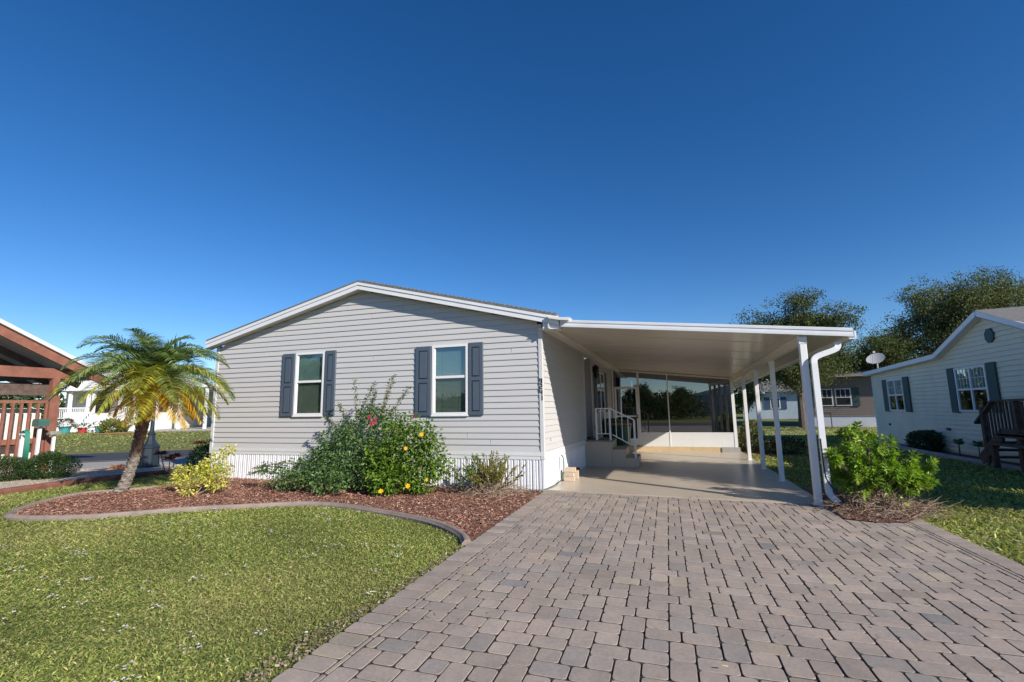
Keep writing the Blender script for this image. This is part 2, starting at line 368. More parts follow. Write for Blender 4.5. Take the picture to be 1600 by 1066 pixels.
def chips(name, poly, n, z=.012, pal=None, size=(.018, .05), label=None):
    xs = [p[0] for p in poly]; ys = [p[1] for p in poly]
    x = rng.uniform(min(xs), max(xs), n*3); y = rng.uniform(min(ys), max(ys), n*3); k = inpoly(x, y, poly); x = x[k][:n]; y = y[k][:n]; n = len(x)
    P = np.stack([x, y, z+rng.uniform(0, .022, n)], 1); a = rng.uniform(0, 2*math.pi, n)
    D = np.stack([np.cos(a), np.sin(a), rng.normal(0, .28, n)], 1)
    L = rng.uniform(size[0], size[1], n); Wd = rng.uniform(.004, .012, n)
    D = norm(D); up = norm(rng.normal(0, .5, (n, 3))+np.array([0, 0, 1.])); S = norm(np.cross(D, up))
    V = np.stack([P-S*Wd[:, None]/2, P+S*Wd[:, None]/2, P+D*L[:, None]+S*Wd[:, None]/2, P+D*L[:, None]-S*Wd[:, None]/2], 1).reshape(-1, 3)
    F = (np.arange(n)*4)[:, None]+np.array([0, 1, 2, 3])
    pal = pal or [(.35,.175,.125), (.26,.13,.095), (.42,.24,.17), (.16,.08,.06), (.50,.36,.27), (.6,.48,.38)]
    o = np_mesh(name, V, F, pick(n, pal, [5, 5, 3, 2, 1, .35][:len(pal)], .2), M['chip']); tag(o, kind='stuff'); return o
chips('mulch', bed, 42000)
def curb_strip(name, line, w, h, m, label, cat='curb', gapz=0.):
    """extruded curbing along a line, rounded mower-edge profile"""
    prof = [(-w/2, -.03), (-w/2, h*.55), (-w*.32, h*.9), (0, h), (w*.2, h*.92), (w*.33, h*.62), (w/2, h*.35), (w/2, -.03)]
    b = B(); n = len(prof); vs = []
    for i, p in enumerate(line):
        a = line[max(i-1, 0)]; c = line[min(i+1, len(line)-1)]; d = Vector((c[0]-a[0], c[1]-a[1], 0)).normalized(); s = Vector((-d.y, d.x, 0))
        for q, z in prof: vs.append((p[0]+s.x*q, p[1]+s.y*q, z))
    fs = [tuple(range(n))]+[tuple(range((len(line)-1)*n, len(line)*n))]
    for i in range(len(line)-1):
        for k in range(n-1): fs.append((i*n+k, i*n+k+1, i*n+n+k+1, i*n+n+k))
    b.add(vs, fs); o = b.build(name, m, smooth=False)
    return tag(o, label, cat)
curb_strip('garden_curb', bed_front, .105, .055, M['curb'], 'wavy taupe concrete curb edging the mulch bed beside the front lawn')
curb_strip('garden_curb', bed_back[:14], .10, .05, M['curb'], 'thin curb along the back of the bed near the palm')

# left: gravel strip, border, concrete apron, road
gravel = [(-10.35,-6.5),(-10.35,-2.5),(-10.45,-1.5),(-10.3,-.8),(-10.15,.1),(-9.6,.9),(-9.3,3),(-11.25,3.2),(-11.25,1.9),(-12.4,1.15),(-13.66,.15),(-19,-3.0),(-19,-6.5)]
sheet('gravel_strip', gravel, .012, M['gravel'])
chips('gravel', gravel, 16000, .014, [(.55,.47,.37), (.42,.35,.27), (.62,.56,.47), (.30,.25,.2)], (.012, .035))
curb_strip('border_edging', smooth_poly([(-10.28,-6.5),(-10.28,-2.5),(-10.38,-1.5),(-10.24,-.8),(-10.08,.1),(-9.5,.95),(-9.2,3)], 2), .14, .10, mat('brown edging', (.17, .075, .055), .85, .2, vary=.2, vscale=8), 'dark brown edging between the side lawn and the pale gravel', 'edging')
def strip(a, b, c, d, ext): # quad a-b near edge, d-c far edge, extended both ways
    A, Bq, C_, D_ = map(Vector, ((*a, 0), (*b, 0), (*c, 0), (*d, 0))); u = (Bq-A).normalized(); v = (C_-D_).normalized()
    return [tuple((A-u*ext)[:2]), tuple((Bq+u*ext)[:2]), tuple((C_+v*ext)[:2]), tuple((D_-v*ext)[:2])]
rdir = Vector((.77, .64, 0)).normalized(); rn = Vector((-rdir.y, rdir.x, 0))
def rline(p, t0, t1): p = Vector((*p, 0)); return tuple((p+rdir*t0)[:2]), tuple((p+rdir*t1)[:2])
a, b_ = rline((-13.2,.38), -30, 45); c_, d_ = rline((-15.35,2.0), -30, 45); e_, f_ = rline((-18.6,4.35), -30, 45)
sheet('apron', [a, b_, d_, c_], -.018, M['concrete'])
sheet('road', [c_, d_, f_, e_], -.006, M['asphalt'])
sheet('road_edge', [c_, d_, tuple((Vector((*d_,0))+rn*.13)[:2]), tuple((Vector((*c_,0))+rn*.13)[:2])], .002, M['concrete'])
# road behind the photographer
sheet('street', [(-40,-19.5),(60,-19.5),(60,-13.2),(-40,-13.2)], -.012, M['asphalt'])
sheet('street_gutter', [(-40,-13.2),(60,-13.2),(60,-12.35),(-40,-12.35)], -.006, M['concrete'])

# ------------------------------------------------------------------ grass blades (one mesh of stuff per lawn patch)
def grass(name, poly, n, hgt, wid, excl=(), pal=None, wts=None, near=None, power=0, lean=.9, zz=-.028):
    xs = [p[0] for p in poly]; ys = [p[1] for p in poly]
    X = []; Y = []; tot = 0
    while tot < n:
        k = n*3; x = rng.uniform(min(xs), max(xs), k); y = rng.uniform(min(ys), max(ys), k); ok = inpoly(x, y, poly)
        for e in excl: ok &= ~inpoly(x, y, e)
        if near is not None:
            d = np.hypot(x-1.56, y+8.18); ok &= rng.uniform(0, 1, k) < (near/np.maximum(d, near))**power
        X.append(x[ok]); Y.append(y[ok]); tot += ok.sum()
    x = np.concatenate(X)[:n]; y = np.concatenate(Y)[:n]
    d = np.hypot(x-1.56, y+8.18); sc = np.maximum(1, d/4.5)**.75
    patch = .5+.5*np.sin(x*1.9+1.3*np.sin(y*1.7))*np.cos(y*2.3+x*.6)
    patch2 = .5+.5*np.sin(x*5.1+2*np.sin(y*3.7))*np.cos(y*6.3+x*2.6)
    a = rng.uniform(0, 2*math.pi, n); D = np.stack([np.cos(a)*lean, np.sin(a)*lean, rng.uniform(.15, 1.1, n)], 1); D = norm(D)
    L = (hgt*rng.uniform(.5, 1.35, n)*(.7+.35*patch+.2*patch2))[:, None]*np.minimum(sc, 1.6)[:, None]; Wd = (wid*rng.uniform(.5, 1.4, n)*sc)[:, None]
    P = np.stack([x, y, np.full(n, zz)+rng.uniform(0, .018, n)], 1); S = norm(np.cross(D, np.array([0, 0, 1.])+rng.normal(0, .5, (n, 3))))
    mid = P+D*L*.6; bend = D.copy(); bend[:, 2] -= rng.uniform(.1, 1.0, n); tip = mid+norm(bend)*L*.45
    V = np.stack([P-S*Wd*.3, P+S*Wd*.3, mid+S*Wd*.5, mid-S*Wd*.5, tip+S*Wd*.08, tip-S*Wd*.08], 1).reshape(-1, 3)
    b0 = (np.arange(n)*6)[:, None]; F = np.stack([b0+np.array([0, 1, 2, 3]), b0+np.array([3, 2, 4, 5])], 1).reshape(-1, 4)
    pal = pal or [(.22,.27,.065), (.28,.32,.09), (.15,.21,.055), (.38,.38,.13), (.46,.38,.22), (.08,.125,.04), (.50,.48,.14)]
    cols = pick(n, pal, wts or [5, 5, 4, 2, 1.2, 2, .5], .18)
    dry = np.clip(np.sin(x*.9+.7*y)*np.sin(y*1.3-x*.5+1)*1.6-.35, 0, 1)[:, None]*rng.uniform(0, 1, (n, 1))
    cols = cols*(.84+.44*patch[:, None]*np.array([1.0, .9, .9])+.08); cols = cols*(1-.5*dry)+np.array([.40, .34, .17])*.5*dry
    o = np_mesh(name, V, F, np.repeat(cols, 2, axis=0), M['blade']); tag(o, kind='stuff'); return o
lawnL = [(-.56,-3.25),(-.53,-9),(-9,-9),(-10.2,-6),(-10.2,.2),(-9.4,1),(-8.3,.2),(-7.9,-.8),(-8.2,-1.7),(-8.6,-2.2)]+[p for p in bed_front[::-1]]
grass('grass', lawnL, 430000, .026, .0058, near=3.0, power=1.3)
lawnR = [(4.45,-9),(14,-9),(16,26),(3.65,26),(3.65,1.0),(4.95,.9),(4.9,-.2),(4.46,-.9)]
grass('grass', lawnR, 110000, .040, .009, near=4.5, power=1.2, excl=[[(8.35,-20),(30,-20),(30,14),(8.35,14)]])
lawnF = [(-30,4),(-19.6,4.6),(-15,8.6),(-12,13),(-8.6,20),(-30,40),(-60,30),(-60,0)]
grass('grass', lawnF, 45000, .045, .010)
# lawn edge debris beside the pavers
chips('leaf_litter', [(-.56,-7.6),(-.80,-7.4),(-.82,-6.4),(-.66,-5.0),(-.60,-3.4),(-.55,-3.4)], 1500, .0, [(.30,.24,.17), (.2,.15,.1), (.14,.11,.08), (.38,.32,.25)], (.01, .03))
# small white lawn flowers
def lawn_flowers():
    pts = []
    while len(pts) < 620:
        x = rnd.uniform(-8, -.7); y = rnd.uniform(-7.6, -2.2)
        if inpoly(np.array([x]), np.array([y]), lawnL)[0] and math.sin(x*2.1+y)*math.cos(y*2.7-x) > -.25:
            for k in range(rnd.choice((1, 1, 2, 4, 6))): pts.append((x+rnd.gauss(0, .035), y+rnd.gauss(0, .035)))
    n = len(pts); P = np.zeros((n*5, 3)); D = np.zeros((n*5, 3))
    for i, (x, y) in enumerate(pts):
        h = rnd.uniform(.012, .035)
        for k in range(5):
            a = k*1.2566+i; P[i*5+k] = (x, y, h); D[i*5+k] = (math.cos(a), math.sin(a), .35)
    L = np.full(n*5, .011)*rng.uniform(.7, 1.3, n*5); c = pick(n*5, [(.55,.53,.57), (.48,.44,.50), (.5,.48,.4)], [3, 2, 1], .08)
    o = leaves('lawn_flowers', P, D, L, L*.9, c, M['chip']); tag(o, kind='stuff')
lawn_flowers()

# ------------------------------------------------------------------ siding helper
def siding(b, prof_out, z0, course, n, ext, flip=1, top=None, place=None):
    """lapped courses: for each course the lip stands out; ext(z)->(a0,a1) along the wall; place(a, out, z)->xyz"""
    for k in range(n):
        za = z0+k*course; zb = za+course
        if top is not None and za >= top: break
        if top is not None: zb = min(zb, top)
        e0 = ext(za); e1 = ext(zb)
        if e0 is None: break
        if e1 is None: e1 = ((e0[0]+e0[1])/2,)*2
        o = prof_out; zm = za+course*.5
        # each course is a double bead: lip, slight cove
        vs = [place(e0[0], .002, za), place(e0[1], .002, za), place(e0[1], o, za+.002), place(e0[0], o, za+.002),
              place(e0[1], o*.96, min(za+course*.14, zb)), place(e0[0], o*.96, min(za+course*.14, zb)), place(e1[1], .002, zb), place(e1[0], .002, zb)]
        b.add(vs, [(0,1,2,3), (3,2,4,5), (5,4,6,7)])
# ------------------------------------------------------------------ the grey mobile home
HX0, HX1 = -8.242, -.537; RX, RZ = -4.33, 4.05; SL = .2480
def roofz(x, y=0): return RZ-SL*abs(x-RX)
house = empty('mobile_home', (HX1, 0, 0), 0, 'grey vinyl sided mobile home with blue shutters and white skirting', 'house')
hb = Vector((HX1, 0, 0))
def hp(b, name, m, smooth=False, parent=house):
    """geometry written in world coordinates, parented to the house at its base"""
    b.v = [(x-hb.x, y-hb.y, z-hb.z) for x, y, z in b.v]
    return b.build(name, m, parent, smooth)
FZ = roofz(HX1)-.16
WINS = [(-2.715, -1.965, 1.325, 2.66), (-5.985, -5.235, 1.345, 2.68)]
def front_ext(z):
    lim = (RZ-.15-z)/SL
    if lim <= 0: return None
    return (max(HX0+.05, RX-lim), min(HX1-.045, RX+lim))
b = B(); zc = .668
cuts = sorted({.50, 3.95, *[.668+.11*k for k in range(30)], *[w_[2]+.01 for w_ in WINS], *[w_[3]-.01 for w_ in WINS]})
for za, zb in zip(cuts[:-1], cuts[1:]):
    e0, e1 = front_ext(za), front_ext(zb)
    if e0 is None: break
    if e1 is None: e1 = (RX, RX)
    holes = sorted((w_[0]+.01, w_[1]-.01) for w_ in WINS if w_[2]+.01 <= za+1e-6 and w_[3]-.01 >= zb-1e-6)
    xs = [None]
    segs = []; lo = None
    for h in holes: segs.append((lo, h[0])); lo = h[1]
    segs.append((lo, None))
    k = math.floor((za-.668)/.11+1e-6); zl = .668+k*.11; lip = lambda z: .002+.015*max(0, 1-(z-zl-.0154)/(.11-.0154)) if z > zl+.0155 else .017
    for a_, c_ in segs:
        l0, l1 = (e0[0], e1[0]) if a_ is None else (a_, a_); r0, r1 = (e0[1], e1[1]) if c_ is None else (c_, c_)
        b.add([(l0,.004,za),(r0,.004,za),(r1,.004,zb),(l1,.004,zb)], [(0,1,2,3)])
        if za < .66: continue
        zm = min(zl+.0155, zb) if za < zl+.01 else za
        vs = [(l0,-.002,za),(r0,-.002,za),(r0,-lip(za),za+.001),(l0,-lip(za),za+.001),(r0,-lip(zm),zm),(l0,-lip(zm),zm),(r1,-lip(zb-1e-5) if zb-zl < .109 else -.002,zb),(l1,-lip(zb-1e-5) if zb-zl < .109 else -.002,zb)]
        b.add(vs, [(0,1,2,3), (3,2,4,5), (5,4,6,7)])
# seams between siding panels
b.cur = 1
for x, k in ((-4.05,16),(-4.1,24),(-5.05,20),(-3.4,25),(-4.7,26),(-1.98,2),(-1.52,1),(-4.95,19),(-5.6,4),(-7.2,9),(-1.1,16)):
    b.obox((x, -.0125, .668+k*.11+.016), (x, -.0035, .668+k*.11+.106), .003, .014, up=(0,-1,0))
fw = hp(b, 'front_wall', [M['siding'], M['seam']])
b = B(); b.box(HX0-.02, HX1+.0, -.022, .0, .535, .600); b.box(HX0-.02, HX1, -.030, .0, .600, .668)
hp(b, 'base_band', M['white'])
b = B(); b.box(HX1-.055, HX1+.02, -.028, .06, .535, roofz(HX1)-.17, .006); hp(b, 'corner_trim', M['trimgrey']); b = B(); b.box(HX0-.03, HX0+.055, -.028, .06, .535, roofz(HX0)-.15, .006)
hp(b, 'corner_trim', M['trimgrey'])
# corrugated skirting: ribs
def skirt(b, a0, a1, z0, z1, place, pitch=.115):
    a = a0
    while a < a1-.01:
        e = min(a+pitch, a1)
        q = [(a, .0), (a+.022, .0), (a+.030, .016), (a+pitch*.56, .016), (a+pitch*.63, .003), (a+pitch*.70, .003), (a+pitch*.76, .014), (a+pitch*.94, .014), (e, 0)]
        q = [(min(x, a1), o) for x, o in q]; vs = [place(x, o, z) for x, o in q for z in (z0, z1)]
        b.add(vs, [(2*i, 2*i+2, 2*i+3, 2*i+1) for i in range(len(q)-1)]); a = e
b = B(); skirt(b, HX0, HX1-.03, -.02, .54, lambda a, o, z: (a, -.001-o, z)); b.box(HX1-.03, HX1+.004, -.022, .03, -.02, .535)
hp(b, 'skirting', M['skirt'])
# side wall, slightly skewed, goes back along the carport
SW = math.atan(.05); sdv = Vector((math.sin(SW), math.cos(SW), 0)); sno = Vector((math.cos(SW), -math.sin(SW), 0)); sw0 = Vector((HX1, 0, 0))
def sp(a, o, z): p = sw0+sdv*a+sno*o; return (p.x, p.y, z)
def eavez(a): return 2.845-.021*a
b = B()
def side_sec(b, a0, a1):
    siding(b, .014, .668, .11, 22, lambda z: (a0, a1), top=eavez((a0+a1)/2)+.05, place=sp)
    b.add([sp(a0,-.003,.5), sp(a1,-.003,.5), sp(a1,-.003,3), sp(a0,-.003,3)], [(0,1,2,3)])
side_sec(b, .06, 3.44)
hp(b, 'side_wall', M['siding'])
b = B(); side_sec(b, 4.38, 13.0)
hp(b, 'side_wall', M['siding'])
b = B(); b.box(HX0+.001, HX0+.03, .01, 13.0, .0, roofz(HX0)-.12); b.box(HX0+.03, .1, 12.97, 13.0, .0, 2.8); b.add([(HX0+.03,12.98,2.8),(HX1,12.98,2.8),(RX,12.98,RZ-.1)], [(0,1,2)]); hp(b, 'rear_walls', M['siding'])
b = B(); b.box(HX0+.04, -1.7, .6, .62, .55, 2.7); hp(b, 'inner_partition', M['room'])
b = B()   # recessed entry: return wall facing the street, inner wall, soffit
siding(b, .014, .668, .11, 22, lambda z: (-1.3, .004), top=2.80, place=lambda a, o, z: tuple(sw0+sdv*(4.38-o)+sno*a+Vector((0, 0, z))))
b.add([sp(3.44,-1.3,.5), sp(4.38,-1.3,.5), sp(4.38,-1.3,3), sp(3.44,-1.3,3)], [(0,1,2,3)])
b.add([sp(3.44,-1.3,.5), sp(3.44,-.003,.5), sp(3.44,-.003,3), sp(3.44,-1.3,3)], [(0,1,2,3)])
b.box(HX1-1.2, HX1+.17, 3.40, 4.42, 2.80, 2.84)
hp(b, 'entry_recess', M['siding'])
b = B()
for a in (3.44, 4.36): b.box(0, 0, 0, 0, 0, 0); b.v = b.v[:-8]; b.f = b.f[:-6]; b.c = b.c[:-6]; b.mi = b.mi[:-6]; b.obox(sp(a, .008, .60), sp(a, .008, 2.80), .028, .075, up=sdv)
b.obox(sp(3.46, .008, 2.76), sp(13, .008, 2.60), .03, .10)
hp(b, 'entry_trim', M['trimgrey'])
b = B(); skirt(b, .03, 3.40, -.02, .60, lambda a, o, z: sp(a, .001+o*.6, z)); hp(b, 'skirting', M['skirt']); b = B(); skirt(b, 4.4, 13, -.02, .6, lambda a, o, z: sp(a, .001+o*.6, z))
hp(b, 'skirting', M['skirt'])
b = B(); b.obox(sp(.03, .010, .60), sp(3.42, .010, .60), .026, .13); b.obox(sp(4.4, .010, .60), sp(13, .010, .60), .026, .13)
hp(b, 'base_band', M['white'])
# entry door in the recess
b = B(); b.obox(sp(3.55,-1.27,1.62), sp(4.3,-1.27,1.62), .05, 2.0); hp(b, 'door', M['white'])
# main roof: shingle slab, white rake fascia, soffit
OV = .20
b = B()
for sgn in (-1, 1):
    xe = RX+sgn*(4.14 if sgn > 0 else 4.04); ze = RZ-SL*abs(xe-RX)
    b.add([(RX,-OV-.03,RZ+.035),(xe,-OV-.03,ze+.035),(xe,14,ze+.035),(RX,14,RZ+.035),(RX,-OV-.03,RZ+.008),(xe,-OV-.03,ze+.008),(xe,14,ze+.008),(RX,14,RZ+.008)],
          [(0,1,2,3),(7,6,5,4),(0,4,5,1),(1,5,6,2),(2,6,7,3)])
# shingle tabs along the right rake edge so the roofline is not a ruled line
for k in range(46):
    x = RX+.1+k*.088; z = roofz(x)+.035; b.box(x, x+.07, -OV-.034+rnd.uniform(0,.004), .1, z-.012, z+.006+rnd.uniform(0, .004))
roof = hp(b, 'roof', M['shingle'])
b = B()
for sgn in (-1, 1):
    xe = RX+sgn*(4.16 if sgn > 0 else 4.06); ze = RZ-SL*abs(xe-RX)
    for (zt, zb, y) in ((.008, -.058, -OV-.022), (-.060, -.148, -OV-.008)):
        pl = [(RX, RZ+zt), (xe, ze+zt), (xe, ze+zb), (RX, RZ+zb)]
        if sgn < 0: pl = pl[::-1]
        b.prism(pl, 'y', y, -OV+.02)
b.box(-.46, -.16, -.165, .10, 2.815, 2.945)
fas = hp(b, 'rake_fascia', M['fascia'])
b = B()
for sgn in (-1, 1):
    xe = RX+sgn*4.14; ze = RZ-SL*abs(xe-RX)
    b.add([(RX,-OV+.019,RZ-.135),(xe,-OV+.019,ze-.135),(xe,.02,ze-.135),(RX,.02,RZ-.135)], [(0,1,2,3)])
hp(b, 'soffit', M['cream'])
# side eave fascia along the carport
b = B(); b.obox(sp(-.20,.20,2.90), sp(8.3,.20,2.90-.021*8.5), .02, .15); b.add([sp(-.17,-.01,2.835), sp(-.17,.20,2.835), sp(8.3,.20,2.66), sp(8.3,-.01,2.66)], [(0,1,2,3)])
hp(b, 'eave_fascia', M['cream'])
# windows on the front wall
def dh_window(parent, frame, glass_parts, b_off=(0, 0)): pass
def front_window(x0, x1, z0, z1, zm):
    f = B(); t = .042; yo = -.032
    yo = -.040; f.box(x0, x0+t, yo, .01, z0, z1); f.box(x1-t, x1, yo, .01, z0, z1)
    f.box(x0+t, x1-t, yo, .01, z0, z0+t*1.25); f.box(x0+t, x1-t, yo, .01, z1-t, z1)
    f.box(x0-.012, x1+.012, yo-.012, .0, z0-.022, z0-.001)
    # upper sash rails and meeting rail
    f.box(x0+t, x1-t, -.022, .012, zm-.024, zm+.024)
    for a, c in ((x0+t, x0+t+.02), (x1-t-.02, x1-t)): f.box(a, c, -.010, .012, z0+t*1.25, zm-.024); f.box(a, c, -.018, .012, zm+.024, z1-t)
    fr = hp(f, 'window', M['purewhite'])
    g = B(); g.add([(x0+t+.02,-.006,zm+.024),(x1-t-.02,-.006,zm+.024),(x1-t-.02,-.006,z1-t),(x0+t+.02,-.006,z1-t)], [(0,1,2,3)])
    o = hp(g, 'pane', M['glass'], parent=fr)
    g = B(); g.add([(x0+t+.02,-.003,z0+.052),(x1-t-.02,-.003,z0+.052),(x1-t-.02,-.003,zm-.024),(x0+t+.02,-.003,zm-.024)], [(0,1,2,3)])
    hp(g, 'pane', M['glasslow'], parent=fr)
    s = B(); z = z0+.05
    while z < z1-.03:
        s.add([(x0+.05,.030,z),(x1-.05,.030,z),(x1-.05,.040,z+.0232),(x0+.05,.040,z+.0232)], [(0,1,2,3)]); z += .0235
    for xx in (x0+.20, x1-.2): s.box(xx, xx+.004, .026, .029, z0+.05, z1-.04)
    hp(s, 'blind', M['blind'], parent=fr)
    r = B(); r.box(x0+.03, x1-.03, .06, .5, z0+.02, z1-.02); hp(r, 'dark_interior', M['room'], parent=fr)
def shutter(x0, x1, z0, z1):
    b = B(); b.box(x0, x1, -.048, -.010, z0, z1, .006)
    o = hp(b, 'shutter', M['shutter']); zm = (z0+z1)/2; g = B(); p = B(); m = .07
    for a, c in ((z0+.07, zm-.035), (zm+.035, z1-.08)):
        g.box(x0+m, x1-m, -.050, -.046, a, c); p.box(x0+m+.02, x1-m-.014, -.056, -.0505, a+.016, c-.024, .004)  # dark plates carry the groove shade in their colour
    hp(g, 'groove_shade', M['shutterdk'], parent=o); hp(p, 'raised_panel', M['shutter'], parent=o)
front_window(-2.715, -1.965, 1.325, 2.66, 2.045); front_window(-5.985, -5.235, 1.345, 2.68, 2.06)
shutter(-3.065, -2.735, 1.315, 2.655); shutter(-1.95, -1.655, 1.32, 2.675); shutter(-6.325, -6.005, 1.335, 2.675); shutter(-5.215, -4.945, 1.345, 2.69)
# house number on the corner trim, digits stacked downwards
def digits():
    seg = {'9': 'abcdfg', '2': 'abged', '4': 'fgbc', '1': 'bc'}
    b = B(); zt = 1.955; w_, h_, t = .052, .088, .015; x0 = HX1-.043
    for ch in '9241':
        X0 = x0; X1 = x0+w_; Z1 = zt; Z0 = zt-h_; Zm = (Z0+Z1)/2; y = (-.034, -.027)
        for s in seg[ch]:
            r = {'a': (X0,X1,Z1-t,Z1), 'd': (X0,X1,Z0,Z0+t), 'g': (X0,X1,Zm-t/2,Zm+t/2), 'b': (X1-t,X1,Zm,Z1), 'c': (X1-t,X1,Z0,Zm), 'f': (X0,X0+t,Zm,Z1), 'e': (X0,X0+t,Z0,Zm)}[s]
            dy = 'abcdefg'.index(s)*.0003
            b.box(r[0], r[1], y[0]-dy, y[1], r[2], r[3])
        zt -= h_+.012
    tag(hp(b, 'house_number', M['black']), 'black house number 9241 running down the corner')
digits()
# side wall double window, wall lantern
def side_window(a0, a1, z0, z1):
    def bx(b, aa, ab, o0, o1, za, zb): b.obox(sp((aa+ab)/2, o0, (za+zb)/2), sp((aa+ab)/2, o1, (za+zb)/2), abs(ab-aa), abs(zb-za))
    f = B(); t = .045; am = (a0+a1)/2; zm = (z0+z1)/2+.05
    for x in (a0+t/2, am, a1-t/2): bx(f, x-t/2, x+t/2, -.01, .035, z0, z1)
    for z in (z0+t/2, zm, z1-t/2): bx(f, a0, a1, -.01, .032, z-t/2, z+t/2)
    fr = hp(f, 'window', M['purewhite'])
    g = B(); g.add([sp(a0,.024,z0), sp(a1,.024,z0), sp(a1,.024,z1), sp(a0,.024,z1)], [(0,1,2,3)]); hp(g, 'pane', M['glass'], parent=fr)
    g = B(); g.add([sp(a0,.0165,z0), sp(a1,.0165,z0), sp(a1,.0165,z1), sp(a0,.0165,z1)], [(0,1,2,3)]); hp(g, 'dark_interior', M['room'], parent=fr)
    for aa, ab in ((a0-.34, a0-.02), (a1+.02, a1+.34)):
        s = B(); bx(s, aa, ab, .012, .045, z0-.02, z1+.02); hp(s, 'shutter', M['shutter'])
side_window(4.98, 6.2, 1.30, 2.43)
b = B(); c = Vector(sp(4.62, .10, 2.36)); b.lathe([(.02,c.z-.16),(.055,c.z-.12),(.075,c.z+.06),(.045,c.z+.09),(.09,c.z+.10),(.06,c.z+.15),(.012,c.z+.20)], (c.x, c.y), 8)
b.tube([sp(4.62,.02,2.46), sp(4.62,.06,2.56), sp(4.62,.10,2.55)], .012); b.lathe([(.05,2.38),(.05,2.52)], sp(4.62,.03,0)[:2], 10)
hp(b, 'wall_lantern', M['black'])
b = B(); b.obox(sp(.42,.016,.86), sp(.42,.03,.86), .05, .045); hp(b, 'outlet_cover', M['cream'])

# ------------------------------------------------------------------ carport
car = empty('carport', (1.6, -.2, 0), 0, 'white aluminium carport roof on slim posts beside the grey home', 'carport')
def cpb(b, name, m, smooth=False, parent=car):
    b.v = [(x-1.6, y+.2, z) for x, y, z in b.v]; return b.build(name, m, parent, smooth)
def cz(x, y): return 2.815-.1135*x-.021*(y+.3)       # underside of the roof
def yf(x): return -.14-.075*x                      # front edge
b = B(); X0, X1, YB = -.30, 4.05, 13
us = [(X0, yf(X0)), (X1, yf(X1)), (X1, YB), (X0+.45, YB)]
b.add([(x, y, cz(x, y)+.012) for x, y in us]+[(x, y, cz(x, y)+.085) for x, y in us], [(3,2,1,0),(4,5,6,7),(0,1,5,4),(1,2,6,5),(2,3,7,6),(3,0,4,7)])
k = 0
y = .5
while y < 12.5:   # panel joints under the roof
    b.obox((X0+.12, y, cz(X0+.12, y)+.010), (3.35, y+.0, cz(3.35, y)+.010), .02, .006); y += 1.22
cpb(b, 'roof_panel', M['ceiling'])
b = B()
def bar(b, xa, xb, dy0, dy1, dz0, dz1):
    p = [(xa, yf(xa)+dy0), (xb, yf(xb)+dy0), (xb, yf(xb)+dy1), (xa, yf(xa)+dy1)]
    b.add([(x, y, cz(x, -.2)+dz0) for x, y in p]+[(x, y, cz(x, -.2)+dz1) for x, y in p], [(3,2,1,0),(4,5,6,7),(0,1,5,4),(1,2,6,5),(2,3,7,6),(3,0,4,7)])
bar(b, X0+.16, X1+.05, -.060, -.001, .012, .048); bar(b, X0+.16, X1+.05, -.048, -.001, .050, .088); bar(b, X0+.16, X1+.05, -.056, -.001, .090, .128); bar(b, X0+.16, X1+.05, -.03, .03, .129, .138)
cpb(b, 'front_fascia', M['fascia'])
b = B(); b.prism([(-.36, 3.03), (-.10, 2.99), (.05, 2.98), (.02, 2.93), (-.15, 2.95), (-.33, 2.99)], 'y', -.27, .1)
cpb(b, 'flashing', M['white'])
b = B(); gy = [(X1, yf(X1)+.01), (X1, YB)]      # side gutter
for (o0, o1, z0, z1) in ((0, .012, -.02, .10), (.012, .10, -.025, -.012), (.09, .105, -.012, .09)):
    b.add([(X1+o, y, cz(X1, y)+z) for y in (gy[0][1], YB) for o, z in ((o0,z0),(o1,z0),(o1,z1),(o0,z1))], [(3,2,1,0),(4,5,6,7),(0,1,5,4),(1,2,6,5),(2,3,7,6),(3,0,4,7)])
cpb(b, 'gutter', M['fascia'])
b = B(); b.obox((3.5, yf(3.5)+.03, cz(3.5, yf(3.5))-.052), (3.5, 12.9, cz(3.5, 12.9)-.052), .075, .125)
b.obox((3.455, yf(3.5)+.03, cz(3.5, yf(3.5))+.0), (3.455, 12.9, cz(3.5, 12.9)), .03, .03); b.obox((3.545, yf(3.5)+.03, cz(3.5, yf(3.5))-.004), (3.545, 12.9, cz(3.5, 12.9)-.004), .03, .03)
cpb(b, 'beam', M['cream'])
b = B(); b.obox((-.27, -.05, cz(-.27, 0)-.02), (.10, 8, cz(.1, 8)-.025), .035, .06); cpb(b, 'hanger_rail', M['cream'])
PY = [-.34, 1.88, 3.66, 5.50]
for i, y in enumerate(PY):
    b = B(); h = cz(3.5, y)-(.115 if i else .012); w2 = .040 if i else .046
    b.box(3.5-w2, 3.5+w2, y-w2, y+w2, .033, h, .006)
    b.box(3.5-w2-.006, 3.5+w2+.006, y-w2-.006, y+w2+.006, h-.055 if i else h-.10, h-.002)
    b.box(3.5-w2-.02, 3.5+w2+.02, y-w2-.02, y+w2+.02, .0325, .040)
    p = cpb(b, 'post', M['purewhite'])
